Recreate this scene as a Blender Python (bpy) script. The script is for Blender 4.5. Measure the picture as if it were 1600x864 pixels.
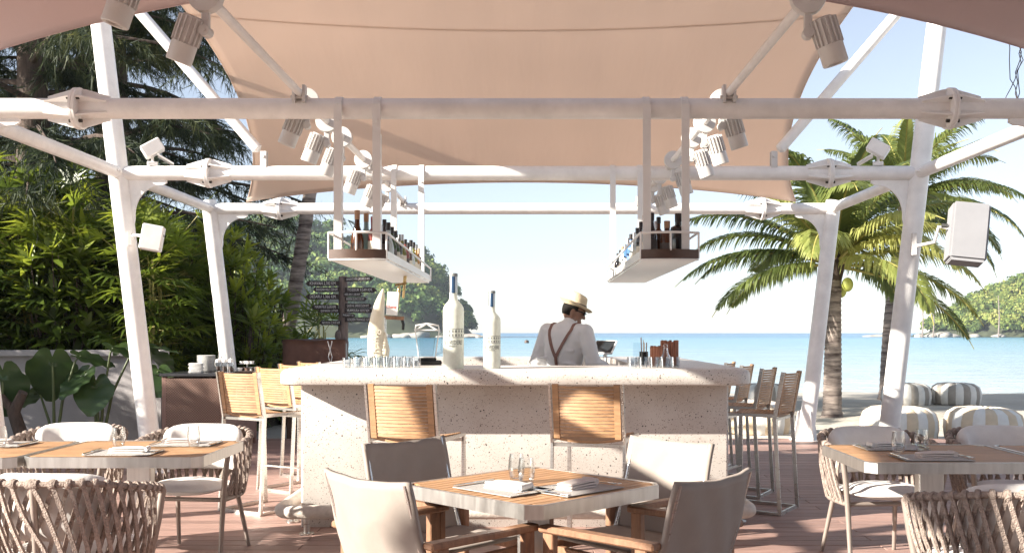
import bpy, bmesh, math, random
import numpy as np
from mathutils import Vector, Matrix, Euler
R = math.radians
for o in list(bpy.data.objects): bpy.data.objects.remove(o)
sc = bpy.context.scene
COL = sc.collection
random.seed(7); np.random.seed(7)

# ------------------------------------------------------------------ camera
EYE = 1.37; F = 1550.0; VX = 828.0; VY = 520.0
cam_d = bpy.data.cameras.new('camera'); cam = bpy.data.objects.new('camera', cam_d); COL.objects.link(cam)
cam.location = (0, 0, EYE); cam.rotation_euler = (R(90), 0, 0)
cam_d.sensor_width = 36; cam_d.lens = 36 * F / 1600
cam_d.shift_x = -(VX - 800) / 1600; cam_d.shift_y = (VY - 432) / 1600
cam_d.clip_start = 0.1; cam_d.clip_end = 20000
sc.camera = cam

# ------------------------------------------------------------------ sky, sun, exposure
TO_SUN = Vector((-1.0, -0.42, 0.50)).normalized()
w = bpy.data.worlds.new('World'); sc.world = w; w.use_nodes = True
nt = w.node_tree; nt.nodes.clear()
sky = nt.nodes.new('ShaderNodeTexSky'); sky.sky_type = 'NISHITA'; sky.sun_disc = False
sky.sun_elevation = math.asin(TO_SUN.z); sky.sun_rotation = math.atan2(TO_SUN.x, TO_SUN.y)
sky.altitude = 0; sky.air_density = 1.0; sky.dust_density = 0.25; sky.ozone_density = 2.0
bg = nt.nodes.new('ShaderNodeBackground'); bg.inputs['Strength'].default_value = 0.062
wo = nt.nodes.new('ShaderNodeOutputWorld')
hsv = nt.nodes.new('ShaderNodeHueSaturation'); hsv.inputs['Saturation'].default_value = 0.5
nt.links.new(sky.outputs[0], hsv.inputs['Color']); tint = nt.nodes.new('ShaderNodeMix'); tint.data_type = 'RGBA'; tint.blend_type = 'MULTIPLY'; tint.inputs[0].default_value = 1; tint.inputs[7].default_value = (.97, 1.0, 1.07, 1)
nt.links.new(hsv.outputs[0], tint.inputs[6]); nt.links.new(tint.outputs[2], bg.inputs[0]); nt.links.new(bg.outputs[0], wo.inputs[0])
sd = bpy.data.lights.new('sun', 'SUN'); sd.energy = 5.0; sd.angle = R(0.5); sd.color = (1.0, 0.93, 0.82)
so = bpy.data.objects.new('sun', sd); COL.objects.link(so)
so.rotation_euler = (-TO_SUN).to_track_quat('-Z', 'Y').to_euler(); so.location = TO_SUN * 60
sc.view_settings.view_transform = 'Standard'; sc.view_settings.look = 'None'
sc.view_settings.gamma = 1; sc.view_settings.exposure = 1.66
sc.render.engine = 'CYCLES'
sc.cycles.max_bounces = 8; sc.cycles.transparent_max_bounces = 16
sc.cycles.use_denoising = True

# ------------------------------------------------------------------ helpers
def PX(px, py, Y):
    return Vector(((px - VX) * Y / F, Y, EYE - (py - VY) * Y / F))

class MB:
    """collects geometry for ONE mesh"""
    def __init__(s): s.v = []; s.f = []; s.m = []; s.cur = 0
    def add(s, vs, fs, M=None):
        o = len(s.v)
        if M is not None: vs = [M @ Vector(p) for p in vs]
        s.v += [tuple(p) for p in vs]
        s.f += [tuple(i + o for i in f) for f in fs]; s.m += [s.cur] * len(fs)
        return s
    def box(s, c, d, M=None, ch=0.0):
        x, y, z = d[0] / 2, d[1] / 2, d[2] / 2
        if ch <= 0:
            vs = [(c[0] + a * x, c[1] + b * y, c[2] + e * z) for e in (-1, 1) for b in (-1, 1) for a in (-1, 1)]
            fs = [(0, 2, 3, 1), (4, 5, 7, 6), (0, 1, 5, 4), (2, 6, 7, 3), (0, 4, 6, 2), (1, 3, 7, 5)]
            return s.add(vs, fs, M)
        bm = bmesh.new(); bmesh.ops.create_cube(bm, size=1)
        for v in bm.verts: v.co = Vector((v.co.x * 2 * x, v.co.y * 2 * y, v.co.z * 2 * z))
        bmesh.ops.bevel(bm, geom=bm.edges[:], offset=min(ch, .45 * min(d)), segments=2 if ch > .012 else 1, affect='EDGES')
        for v in bm.verts: v.co += Vector(c)
        s.bm(bm, M); return s
    def bm(s, bm, M=None):
        bm.verts.index_update()
        s.add([v.co.copy() for v in bm.verts], [tuple(v.index for v in f.verts) for f in bm.faces], M); bm.free(); return s
    def path(s, pts, r, n=10, closed=False, cap=True, flat=None, up=None):
        """tube along pts; r number or list; flat=(w,h) makes a rectangular bar"""
        pts = [Vector(p) for p in pts]; N = len(pts)
        rs = r if isinstance(r, (list, tuple)) else [r] * N
        T = []
        for i in range(N):
            a = pts[i - 1] if (i > 0 or closed) else pts[i]
            b = pts[(i + 1) % N] if (i < N - 1 or closed) else pts[i]
            T.append((b - a).normalized())
        u = Vector(up) if up is not None else (Vector((0, 0, 1)) if abs(T[0].z) < .9 else Vector((1, 0, 0)))
        u = (u - T[0] * u.dot(T[0])).normalized()
        vs = []; 
        for i in range(N):
            if up is not None:
                u2 = Vector(up); u2 = u2 - T[i] * u2.dot(T[i])
                if u2.length > 1e-4: u = u2.normalized()
            else:
                u = u - T[i] * u.dot(T[i]); u.normalize()
            b = T[i].cross(u)
            if flat:
                k = 1.0
                if 0 < i < N - 1 or closed:
                    d = (pts[i] - pts[i - 1]).normalized(); k = 1 / max(.5, d.dot(T[i]))
                ww, hh = flat[0] / 2, flat[1] / 2
                for (sx, sy) in ((-1, -1), (1, -1), (1, 1), (-1, 1)):
                    vs.append(pts[i] + b * (sx * ww * k) + u * (sy * hh * k))
            else:
                for j in range(n):
                    a = 2 * math.pi * j / n
                    vs.append(pts[i] + (u * math.cos(a) + b * math.sin(a)) * rs[i])
        m = 4 if flat else n; fs = []
        for i in range(N if closed else N - 1):
            i2 = (i + 1) % N
            for j in range(m):
                j2 = (j + 1) % m
                fs.append((i * m + j, i * m + j2, i2 * m + j2, i2 * m + j))
        if cap and not closed:
            fs.append(tuple(range(m - 1, -1, -1))); fs.append(tuple((N - 1) * m + j for j in range(m)))
        return s.add(vs, fs)
    def tube(s, a, b, r0, r1=None, n=12): return s.path([a, b], [r0, r0 if r1 is None else r1], n)
    def bar(s, a, b, w_, h_, up=None): return s.path([a, b], 1, flat=(w_, h_), up=up)
    def lathe(s, prof, n=20, M=None, cap=True):
        vs = []; fs = []
        for (r, z) in prof:
            for j in range(n):
                a = 2 * math.pi * j / n; vs.append((r * math.cos(a), r * math.sin(a), z))
        for i in range(len(prof) - 1):
            for j in range(n):
                j2 = (j + 1) % n; fs.append((i * n + j, i * n + j2, (i + 1) * n + j2, (i + 1) * n + j))
        if cap: fs.append(tuple(range(n - 1, -1, -1))); fs.append(tuple((len(prof) - 1) * n + j for j in range(n)))
        return s.add(vs, fs, M)
    def prism(s, poly, h, M=None):
        """poly in XY, extruded along +z by h"""
        n = len(poly); vs = [(p[0], p[1], 0) for p in poly] + [(p[0], p[1], h) for p in poly]
        fs = [tuple(range(n - 1, -1, -1)), tuple(range(n, 2 * n))] + [(i, (i + 1) % n, n + (i + 1) % n, n + i) for i in range(n)]
        return s.add(vs, fs, M)
    def ell(s, c, r, M=None, nu=16, nv=10):
        vs = [(c[0], c[1], c[2] - r[2])]; fs = []
        for i in range(1, nv):
            a = -math.pi / 2 + math.pi * i / nv
            for j in range(nu):
                b = 2 * math.pi * j / nu
                vs.append((c[0] + r[0] * math.cos(a) * math.cos(b), c[1] + r[1] * math.cos(a) * math.sin(b), c[2] + r[2] * math.sin(a)))
        vs.append((c[0], c[1], c[2] + r[2])); t = len(vs) - 1
        for j in range(nu): fs.append((0, 1 + (j + 1) % nu, 1 + j))
        for i in range(nv - 2):
            for j in range(nu):
                j2 = (j + 1) % nu; a = 1 + i * nu
                fs.append((a + j, a + j2, a + nu + j2, a + nu + j))
        a = 1 + (nv - 2) * nu
        for j in range(nu): fs.append((a + j, a + (j + 1) % nu, t))
        return s.add(vs, fs, M)
    def grid(s, fn, nu, nv):
        vs = [fn(i / nu, j / nv) for j in range(nv + 1) for i in range(nu + 1)]
        fs = [(j * (nu + 1) + i, j * (nu + 1) + i + 1, (j + 1) * (nu + 1) + i + 1, (j + 1) * (nu + 1) + i) for j in range(nv) for i in range(nu)]
        return s.add(vs, fs)
    def build(s, name, mat, parent=None, smooth=None, loc=None, rot=None):
        me = bpy.data.meshes.new(name); me.from_pydata(s.v, [], s.f)
        mats = mat if isinstance(mat, (list, tuple)) else [mat]
        for m in mats: me.materials.append(MT[m])
        if len(mats) > 1: me.polygons.foreach_set('material_index', s.m)
        return link(name, me, parent, smooth, loc, rot)

def link(name, me, parent=None, smooth=None, loc=None, rot=None):
    if smooth is not None:
        me.polygons.foreach_set('use_smooth', [True] * len(me.polygons))
        if smooth < 180:
            me.update(); me.set_sharp_from_angle(angle=R(smooth))
    me.update()
    o = bpy.data.objects.new(name, me); COL.objects.link(o)
    if parent: o.parent = parent
    if loc is not None: o.location = loc
    if rot is not None: o.rotation_euler = rot
    return o
def tag(o, label=None, cat=None, group=None, kind=None):
    if label: o['label'] = label
    if cat: o['category'] = cat
    if group: o['group'] = group
    if kind: o['kind'] = kind
    return o
def thing(name, label, cat, loc=(0, 0, 0), rz=0, group=None):
    o = bpy.data.objects.new(name, None); COL.objects.link(o); o.empty_display_size = .1
    o.location = loc; o.rotation_euler = (0, 0, rz)
    return tag(o, label, cat, group)
KIDS = {}
def dup(root, loc=None, rz=None, label=None, parent=None):
    c = root.copy(); COL.objects.link(c)
    if parent is not None: c.parent = parent
    if loc is not None: c.location = loc
    if rz is not None: c.rotation_euler = (0, 0, rz)
    if label: c['label'] = label
    for ch in list(root.children): dup(ch, parent=c)
    return c
def quads_obj(name, V, n_per, mat, parent=None, attr=None, faces=None):
    """numpy foliage: V (N,n_per,3) each a polygon; attr (N,) stored as face attribute 'tint'"""
    N = V.shape[0]; me = bpy.data.meshes.new(name)
    me.vertices.add(N * n_per); me.vertices.foreach_set('co', V.reshape(-1).astype(np.float32))
    me.loops.add(N * n_per); me.loops.foreach_set('vertex_index', np.arange(N * n_per, dtype=np.int32))
    me.polygons.add(N); me.polygons.foreach_set('loop_start', np.arange(0, N * n_per, n_per, dtype=np.int32))
    me.polygons.foreach_set('loop_total', np.full(N, n_per, dtype=np.int32))
    if attr is not None:
        a = me.attributes.new('tint', 'FLOAT', 'FACE'); a.data.foreach_set('value', attr.astype(np.float32))
    me.materials.append(MT[mat]); me.update(calc_edges=True)
    return link(name, me, parent)
def rotz(a): return Matrix.Rotation(a, 4, 'Z')
def tr(x, y, z): return Matrix.Translation((x, y, z))
ORD = ['first', 'second', 'third', 'fourth', 'fifth', 'sixth', 'seventh', 'eighth', 'ninth', 'tenth', 'eleventh', 'twelfth', 'thirteenth', 'fourteenth']

# ------------------------------------------------------------------ materials
MT = {}
def mat(name, col, rough=.6, metal=0, var=.12, vscale=6, bump=0, bscale=40, stretch=None, spec=None, trans=0, tlu=0, emit=None, coat=0, rnd=0.0, col2=None, ior=None, sss=0, alpha=None, sheen=0):
    m = bpy.data.materials.new(name); m.use_nodes = True; MT[name] = m
    n = m.node_tree.nodes; L = m.node_tree.links; b = n['Principled BSDF']; out = n['Material Output']
    b.inputs['Roughness'].default_value = rough; b.inputs['Metallic'].default_value = metal
    if spec is not None: b.inputs['Specular IOR Level'].default_value = spec
    if trans: b.inputs['Transmission Weight'].default_value = trans
    if coat: b.inputs['Coat Weight'].default_value = coat; b.inputs['Coat Roughness'].default_value = .15
    if ior: b.inputs['IOR'].default_value = ior
    if sheen: b.inputs['Sheen Weight'].default_value = sheen
    if alpha is not None: b.inputs['Alpha'].default_value = alpha
    tc = n.new('ShaderNodeTexCoord'); vec = tc.outputs['Object']
    if stretch:
        mp = n.new('ShaderNodeMapping'); mp.inputs['Scale'].default_value = stretch; L.new(vec, mp.inputs[0]); vec = mp.outputs[0]
    if rnd:
        oi = n.new('ShaderNodeObjectInfo'); ad = n.new('ShaderNodeVectorMath'); ad.operation = 'ADD'
        mu = n.new('ShaderNodeMath'); mu.operation = 'MULTIPLY'; mu.inputs[1].default_value = 37.0
        L.new(oi.outputs['Random'], mu.inputs[0]); L.new(vec, ad.inputs[0]); L.new(mu.outputs[0], ad.inputs[1]); vec = ad.outputs[0]
    nz = n.new('ShaderNodeTexNoise'); nz.inputs['Scale'].default_value = vscale; nz.inputs['Detail'].default_value = 6; nz.inputs['Roughness'].default_value = .62
    L.new(vec, nz.inputs['Vector'])
    rp = n.new('ShaderNodeValToRGB'); c = Vector(col[:3])
    c0 = c * (1 - var * 1.6) if col2 is None else Vector(col2); c1 = c * (1 + var * 1.2)
    rp.color_ramp.elements[0].position = .3; rp.color_ramp.elements[1].position = .72
    rp.color_ramp.elements[0].color = (*[max(0, x) for x in c0], 1); rp.color_ramp.elements[1].color = (*[min(1, x) for x in c1], 1)
    L.new(nz.outputs['Fac'], rp.inputs[0]); csock = rp.outputs[0]
    if rnd:
        hs = n.new('ShaderNodeHueSaturation'); mr = n.new('ShaderNodeMapRange'); mr.inputs['To Min'].default_value = 1 - rnd; mr.inputs['To Max'].default_value = 1 + rnd
        L.new(oi.outputs['Random'], mr.inputs[0]); L.new(mr.outputs[0], hs.inputs['Value']); L.new(csock, hs.inputs['Color']); csock = hs.outputs[0]
    L.new(csock, b.inputs['Base Color'])
    if rough > .05 and not trans:
        mr2 = n.new('ShaderNodeMapRange'); mr2.inputs['To Min'].default_value = max(.03, rough - .1); mr2.inputs['To Max'].default_value = min(1, rough + .12)
        L.new(nz.outputs['Fac'], mr2.inputs[0]); L.new(mr2.outputs[0], b.inputs['Roughness'])
    if bump:
        n2 = n.new('ShaderNodeTexNoise'); n2.inputs['Scale'].default_value = bscale; n2.inputs['Detail'].default_value = 5; L.new(vec, n2.inputs['Vector'])
        bp = n.new('ShaderNodeBump'); bp.inputs['Strength'].default_value = bump; bp.inputs['Distance'].default_value = .02
        L.new(n2.outputs['Fac'], bp.inputs['Height']); L.new(bp.outputs[0], b.inputs['Normal'])
    if tlu:
        t = n.new('ShaderNodeBsdfTranslucent'); L.new(csock, t.inputs[0]); mx = n.new('ShaderNodeMixShader'); mx.inputs[0].default_value = tlu
        L.new(b.outputs[0], mx.inputs[1]); L.new(t.outputs[0], mx.inputs[2]); L.new(mx.outputs[0], out.inputs[0])
    return m
def leafmat(name, cols, tlu=.35, rough=.45, nscale=.8, spec=.5):
    """foliage: ramp over per-face tint attribute + soft noise"""
    m = bpy.data.materials.new(name); m.use_nodes = True; MT[name] = m
    n = m.node_tree.nodes; L = m.node_tree.links; b = n['Principled BSDF']; out = n['Material Output']
    b.inputs['Roughness'].default_value = rough; b.inputs['Specular IOR Level'].default_value = spec
    at = n.new('ShaderNodeAttribute'); at.attribute_name = 'tint'
    tc = n.new('ShaderNodeTexCoord'); nz = n.new('ShaderNodeTexNoise'); nz.inputs['Scale'].default_value = nscale; nz.inputs['Detail'].default_value = 3
    L.new(tc.outputs['Object'], nz.inputs['Vector'])
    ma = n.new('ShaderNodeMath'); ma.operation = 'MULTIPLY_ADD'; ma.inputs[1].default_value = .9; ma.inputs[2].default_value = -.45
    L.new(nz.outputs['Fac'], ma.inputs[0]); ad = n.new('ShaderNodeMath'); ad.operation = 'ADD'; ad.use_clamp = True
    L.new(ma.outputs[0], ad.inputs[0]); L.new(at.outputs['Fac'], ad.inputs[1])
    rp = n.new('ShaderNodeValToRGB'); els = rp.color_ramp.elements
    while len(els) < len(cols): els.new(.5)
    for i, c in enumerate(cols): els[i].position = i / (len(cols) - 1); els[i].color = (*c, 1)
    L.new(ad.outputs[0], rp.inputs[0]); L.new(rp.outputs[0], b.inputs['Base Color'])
    t = n.new('ShaderNodeBsdfTranslucent'); hs = n.new('ShaderNodeHueSaturation'); hs.inputs['Value'].default_value = 1.5; hs.inputs['Hue'].default_value = .485
    L.new(rp.outputs[0], hs.inputs['Color']); L.new(hs.outputs[0], t.inputs[0])
    mx = n.new('ShaderNodeMixShader'); mx.inputs[0].default_value = tlu
    L.new(b.outputs[0], mx.inputs[1]); L.new(t.outputs[0], mx.inputs[2]); L.new(mx.outputs[0], out.inputs[0])
    return m

mat('white_paint', (.84, .82, .80), .36, var=.075, vscale=5, bump=.05, bscale=12)
mat('white_rail', (.80, .79, .77), .35, var=.03)
mat('grey_paint', (.62, .60, .58), .42, var=.05)
mat('black_bolt', (.04, .035, .03), .5)
mat('steel', (.62, .60, .57), .28, 1.0, var=.06, vscale=9, stretch=(1, 1, 12))
mat('steel_edge', (.66, .64, .61), .34, 1.0, var=.08, vscale=5, stretch=(6, 6, 1), bump=.04, bscale=90)
mat('teak', (.45, .255, .13), .5, var=.22, vscale=7, stretch=(1.4, 14, 14), bump=.12, bscale=30, rnd=.14)
mat('teak_dark', (.29, .155, .09), .5, var=.22, vscale=7, stretch=(6, 6, 1.5), bump=.1, bscale=30, rnd=.12)
mat('deck_wood', (.34, .215, .18), .55, var=.20, vscale=5, stretch=(.9, 14, 14), bump=.2, bscale=22, rnd=.16)
mat('deck_under', (.03, .025, .022), .9)
mat('rope', (.40, .32, .275), .9, var=.25, vscale=60, bump=.7, bscale=160, rnd=.06)
mat('alu_taupe', (.34, .285, .25), .45, .3, var=.06)
mat('cushion', (.74, .71, .68), .9, var=.05, vscale=9, bump=.5, bscale=9, sheen=.2)
mat('cushion_grey', (.60, .56, .54), .9, var=.06, vscale=9, bump=.5, bscale=9, sheen=.2)
mat('sling', (.33, .285, .25), .85, var=.06, vscale=5, bump=.16, bscale=7, tlu=.04)
mat('napkin', (.66, .58, .54), .9, var=.06, bump=.2, bscale=30)
mat('napkin_white', (.76, .73, .70), .9, var=.05, bump=.2, bscale=30)
mat('placemat', (.42, .40, .38), .7, var=.12, vscale=80, bump=.3, bscale=200)
mat('cutlery', (.7, .69, .67), .18, 1.0, var=.03)
mat('porcelain', (.82, .81, .79), .25, var=.02)
mat('concrete_rail', (.60, .54, .48), .6, var=.1, vscale=20, bump=.2, bscale=60)
mat('dark_brown', (.09, .05, .035), .45, var=.15, vscale=8)
mat('brown_cloth', (.145, .075, .055), .85, var=.18, vscale=5, bump=.4, bscale=8)
mat('cab_brown', (.22, .125, .10), .5, var=.15, vscale=6, stretch=(8, 8, 1))
mat('black_top', (.035, .035, .04), .18, var=.1)
mat('wall_grey', (.37, .345, .345), .85, var=.10, vscale=2, bump=.15, bscale=30)
mat('sign_board', (.035, .022, .02), .6, var=.3, vscale=12)
mat('sign_text', (.78, .74, .70), .6, var=.03)
mat('sign_post', (.23, .17, .145), .85, var=.25, vscale=9, stretch=(5, 5, .8), bump=.5, bscale=12)
mat('bark', (.085, .06, .048), .95, var=.3, vscale=5, stretch=(3, 3, .7), bump=.8, bscale=8)
mat('skin', (.28, .15, .10), .5, var=.08, vscale=20)
mat('hair', (.012, .010, .009), .85, spec=.15)
mat('shirt', (.80, .79, .79), .85, var=.04, bump=.9, bscale=7, tlu=.1)
mat('suspender', (.22, .11, .085), .6, var=.1)
mat('trousers', (.05, .05, .06), .8)
mat('hat_straw', (.66, .55, .38), .8, var=.1, vscale=40, bump=.3, bscale=120)
mat('hat_band', (.05, .03, .025), .6)
mat('black_gloss', (.012, .012, .014), .12)
mat('screen', (.02, .025, .03), .08)
mat('ivory', (.78, .71, .56), .3, var=.12, vscale=5, stretch=(3, 3, 1))
mat('ivory_text', (.55, .50, .42), .5)
mat('brass', (.55, .40, .20), .25, 1.0)
mat('copper_wood', (.40, .17, .10), .4, .2, var=.3, vscale=12, stretch=(12, 12, 1))
mat('red_print', (.55, .08, .06), .5)
mat('rubber', (.04, .04, .04), .7)
mat('coco', (.42, .46, .10), .5, var=.15)
mat('rock', (.36, .32, .28), .9, var=.25, vscale=.5, bump=.6, bscale=1.5)
def glass(name, col, rough=.02):
    m = bpy.data.materials.new(name); m.use_nodes = True; MT[name] = m
    b = m.node_tree.nodes['Principled BSDF']; b.inputs['Base Color'].default_value = (*col, 1)
    b.inputs['Transmission Weight'].default_value = 1; b.inputs['Roughness'].default_value = rough; b.inputs['IOR'].default_value = 1.45
def thin_glass(name, col=(1, 1, 1), w=.16):
    """thin-walled clear glass: mostly straight-through with fresnel reflection"""
    m = bpy.data.materials.new(name); m.use_nodes = True; MT[name] = m
    n = m.node_tree.nodes; L = m.node_tree.links; n.clear()
    o = n.new('ShaderNodeOutputMaterial'); t = n.new('ShaderNodeBsdfTransparent'); t.inputs[0].default_value = (*col, 1)
    g = n.new('ShaderNodeBsdfGlossy'); g.inputs['Roughness'].default_value = .04; lw = n.new('ShaderNodeLayerWeight'); lw.inputs[0].default_value = w * 2
    mx = n.new('ShaderNodeMixShader'); L.new(lw.outputs['Facing'], mx.inputs[0]); L.new(t.outputs[0], mx.inputs[1]); L.new(g.outputs[0], mx.inputs[2]); L.new(mx.outputs[0], o.inputs[0])
thin_glass('clear_glass', (.97, .98, .98), .14)
thin_glass('milky_glass', (.88, .91, .93), .30)
thin_glass('frost_edge', (.9, .93, .95), .25)
mat('frosted', (.80, .82, .76), .35, var=.06, vscale=30, tlu=.35, bump=.1, bscale=60)
mat('print_grey', (.22, .24, .24), .5)
mat('print_blue', (.03, .07, .14), .3)
BOT = {'amber': (.10, .03, .008), 'green': (.05, .09, .02), 'dark': (.012, .010, .012), 'clear': (.62, .68, .68), 'olive': (.20, .20, .04), 'blue': (.10, .22, .42), 'rose': (.34, .10, .08), 'gold': (.45, .24, .05), 'teal': (.35, .50, .50)}
for k, c in BOT.items(): mat('glass_' + k, c, .08, var=.05, coat=.5, tlu=.25 if k not in ('dark',) else 0)
mat('cap_dark', (.03, .025, .025), .35); mat('cap_red', (.25, .03, .04), .35); mat('cap_tan', (.45, .27, .16), .6); mat('cap_silver', (.5, .5, .5), .3, .8)
mat('paper', (.70, .66, .56), .7, var=.08); mat('paper_dark', (.12, .10, .09), .6, var=.2); mat('paper_blue', (.12, .2, .4), .6)

def terrazzo():
    m = bpy.data.materials.new('terrazzo'); m.use_nodes = True; MT['terrazzo'] = m
    n = m.node_tree.nodes; L = m.node_tree.links; b = n['Principled BSDF']; b.inputs['Roughness'].default_value = .42
    tc = n.new('ShaderNodeTexCoord')
    nz = n.new('ShaderNodeTexNoise'); nz.inputs['Scale'].default_value = 3; nz.inputs['Detail'].default_value = 6; L.new(tc.outputs['Object'], nz.inputs['Vector'])
    base = n.new('ShaderNodeValToRGB'); base.color_ramp.elements[0].color = (.58, .525, .48, 1); base.color_ramp.elements[1].color = (.70, .66, .615, 1)
    base.color_ramp.elements[0].position = .3; base.color_ramp.elements[1].position = .7
    L.new(nz.outputs['Fac'], base.inputs[0]); cur = base.outputs[0]
    wn = n.new('ShaderNodeTexNoise'); wn.inputs['Scale'].default_value = 40; L.new(tc.outputs['Object'], wn.inputs['Vector'])
    for (scale, thr, cols, frac) in ((80, .30, [(.07, .06, .06), (.2, .14, .11), (.33, .27, .22)], .16), (140, .33, [(.16, .13, .11), (.36, .27, .21), (.72, .69, .65)], .4), (48, .24, [(.03, .028, .03), (.09, .07, .065), (.28, .22, .19)], .12)):
        v = n.new('ShaderNodeTexVoronoi'); v.inputs['Scale'].default_value = scale; L.new(tc.outputs['Object'], v.inputs['Vector'])
        # distorted distance
        am = n.new('ShaderNodeMath'); am.operation = 'MULTIPLY_ADD'; am.inputs[1].default_value = .35; am.inputs[2].default_value = -.17
        L.new(wn.outputs['Fac'], am.inputs[0]); sm = n.new('ShaderNodeMath'); sm.operation = 'ADD'; L.new(v.outputs['Distance'], sm.inputs[0]); L.new(am.outputs[0], sm.inputs[1])
        lt = n.new('ShaderNodeMath'); lt.operation = 'LESS_THAN'; lt.inputs[1].default_value = thr; L.new(sm.outputs[0], lt.inputs[0])
        sp = n.new('ShaderNodeSeparateColor'); L.new(v.outputs['Color'], sp.inputs[0])
        l2 = n.new('ShaderNodeMath'); l2.operation = 'LESS_THAN'; l2.inputs[1].default_value = frac; L.new(sp.outputs[0], l2.inputs[0])
        mu = n.new('ShaderNodeMath'); mu.operation = 'MULTIPLY'; L.new(lt.outputs[0], mu.inputs[0]); L.new(l2.outputs[0], mu.inputs[1])
        rp = n.new('ShaderNodeValToRGB'); rp.color_ramp.interpolation = 'CONSTANT'; rp.color_ramp.elements.new(.5)
        for i, c in enumerate(cols): rp.color_ramp.elements[i].position = (0, .4, .75)[i]; rp.color_ramp.elements[i].color = (*c, 1)
        L.new(sp.outputs[1], rp.inputs[0])
        mx = n.new('ShaderNodeMix'); mx.data_type = 'RGBA'; L.new(mu.outputs[0], mx.inputs[0]); L.new(cur, mx.inputs[6]); L.new(rp.outputs[0], mx.inputs[7]); cur = mx.outputs[2]
    L.new(cur, b.inputs['Base Color'])
terrazzo()

def wicker():
    m = bpy.data.materials.new('wicker'); m.use_nodes = True; MT['wicker'] = m
    n = m.node_tree.nodes; L = m.node_tree.links; b = n['Principled BSDF']; b.inputs['Roughness'].default_value = .55
    tc = n.new('ShaderNodeTexCoord'); ck = n.new('ShaderNodeTexChecker'); ck.inputs['Scale'].default_value = 70
    ck.inputs['Color1'].default_value = (.25, .15, .11, 1); ck.inputs['Color2'].default_value = (.12, .065, .05, 1)
    L.new(tc.outputs['Object'], ck.inputs[0]); L.new(ck.outputs[0], b.inputs['Base Color'])
    bp = n.new('ShaderNodeBump'); bp.inputs['Distance'].default_value = .004; L.new(ck.outputs[1], bp.inputs['Height']); L.new(bp.outputs[0], b.inputs['Normal'])
wicker()

def membrane(name, col, tl):
    m = bpy.data.materials.new(name); m.use_nodes = True; MT[name] = m
    n = m.node_tree.nodes; L = m.node_tree.links; b = n['Principled BSDF']; b.inputs['Roughness'].default_value = .55; b.inputs['Specular IOR Level'].default_value = .25
    tc = n.new('ShaderNodeTexCoord'); nz = n.new('ShaderNodeTexNoise'); nz.inputs['Scale'].default_value = .9; nz.inputs['Detail'].default_value = 5; L.new(tc.outputs['Object'], nz.inputs['Vector'])
    rp = n.new('ShaderNodeValToRGB'); rp.color_ramp.elements[0].color = (*[c * .93 for c in col], 1); rp.color_ramp.elements[1].color = (*[min(1, c * 1.05) for c in col], 1)
    L.new(nz.outputs['Fac'], rp.inputs[0])
    L.new(rp.outputs[0], b.inputs['Base Color']); t = n.new('ShaderNodeBsdfTranslucent'); L.new(rp.outputs[0], t.inputs[0])
    mp = n.new('ShaderNodeMapping'); mp.inputs['Scale'].default_value = (2.2, .5, .5); L.new(tc.outputs['Object'], mp.inputs[0])
    nb = n.new('ShaderNodeTexNoise'); nb.inputs['Scale'].default_value = 1.1; nb.inputs['Detail'].default_value = 4; L.new(mp.outputs[0], nb.inputs['Vector'])
    bp = n.new('ShaderNodeBump'); bp.inputs['Strength'].default_value = .14; bp.inputs['Distance'].default_value = .10; L.new(nb.outputs['Fac'], bp.inputs['Height'])
    L.new(bp.outputs[0], b.inputs['Normal']); L.new(bp.outputs[0], t.inputs['Normal'])
    mx = n.new('ShaderNodeMixShader'); mx.inputs[0].default_value = tl; L.new(b.outputs[0], mx.inputs[1]); L.new(t.outputs[0], mx.inputs[2]); L.new(mx.outputs[0], n['Material Output'].inputs[0])
membrane('canopy_peach', (.83, .70, .61), .42)
membrane('canopy_shaded', (.60, .47, .46), .15)  # same cloth as the peach one, shade and mauve toning mixed into the colour

def palm_trunk_mat():
    m = bpy.data.materials.new('palm_bark'); m.use_nodes = True; MT['palm_bark'] = m
    n = m.node_tree.nodes; L = m.node_tree.links; b = n['Principled BSDF']; b.inputs['Roughness'].default_value = .9
    tc = n.new('ShaderNodeTexCoord'); mp = n.new('ShaderNodeMapping'); mp.inputs['Scale'].default_value = (1.2, 1.2, 9); L.new(tc.outputs['Object'], mp.inputs[0])
    nz = n.new('ShaderNodeTexNoise'); nz.inputs['Scale'].default_value = 1.5; nz.inputs['Detail'].default_value = 7; nz.inputs['Roughness'].default_value = .7; L.new(mp.outputs[0], nz.inputs['Vector'])
    rp = n.new('ShaderNodeValToRGB'); rp.color_ramp.elements[0].position = .38; rp.color_ramp.elements[1].position = .62
    rp.color_ramp.elements[0].color = (.07, .05, .045, 1); rp.color_ramp.elements[1].color = (.36, .30, .26, 1)
    L.new(nz.outputs['Fac'], rp.inputs[0]); L.new(rp.outputs[0], b.inputs['Base Color'])
    bp = n.new('ShaderNodeBump'); bp.inputs['Strength'].default_value = .8; bp.inputs['Distance'].default_value = .03; L.new(nz.outputs['Fac'], bp.inputs['Height']); L.new(bp.outputs[0], b.inputs['Normal'])
palm_trunk_mat()

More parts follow.
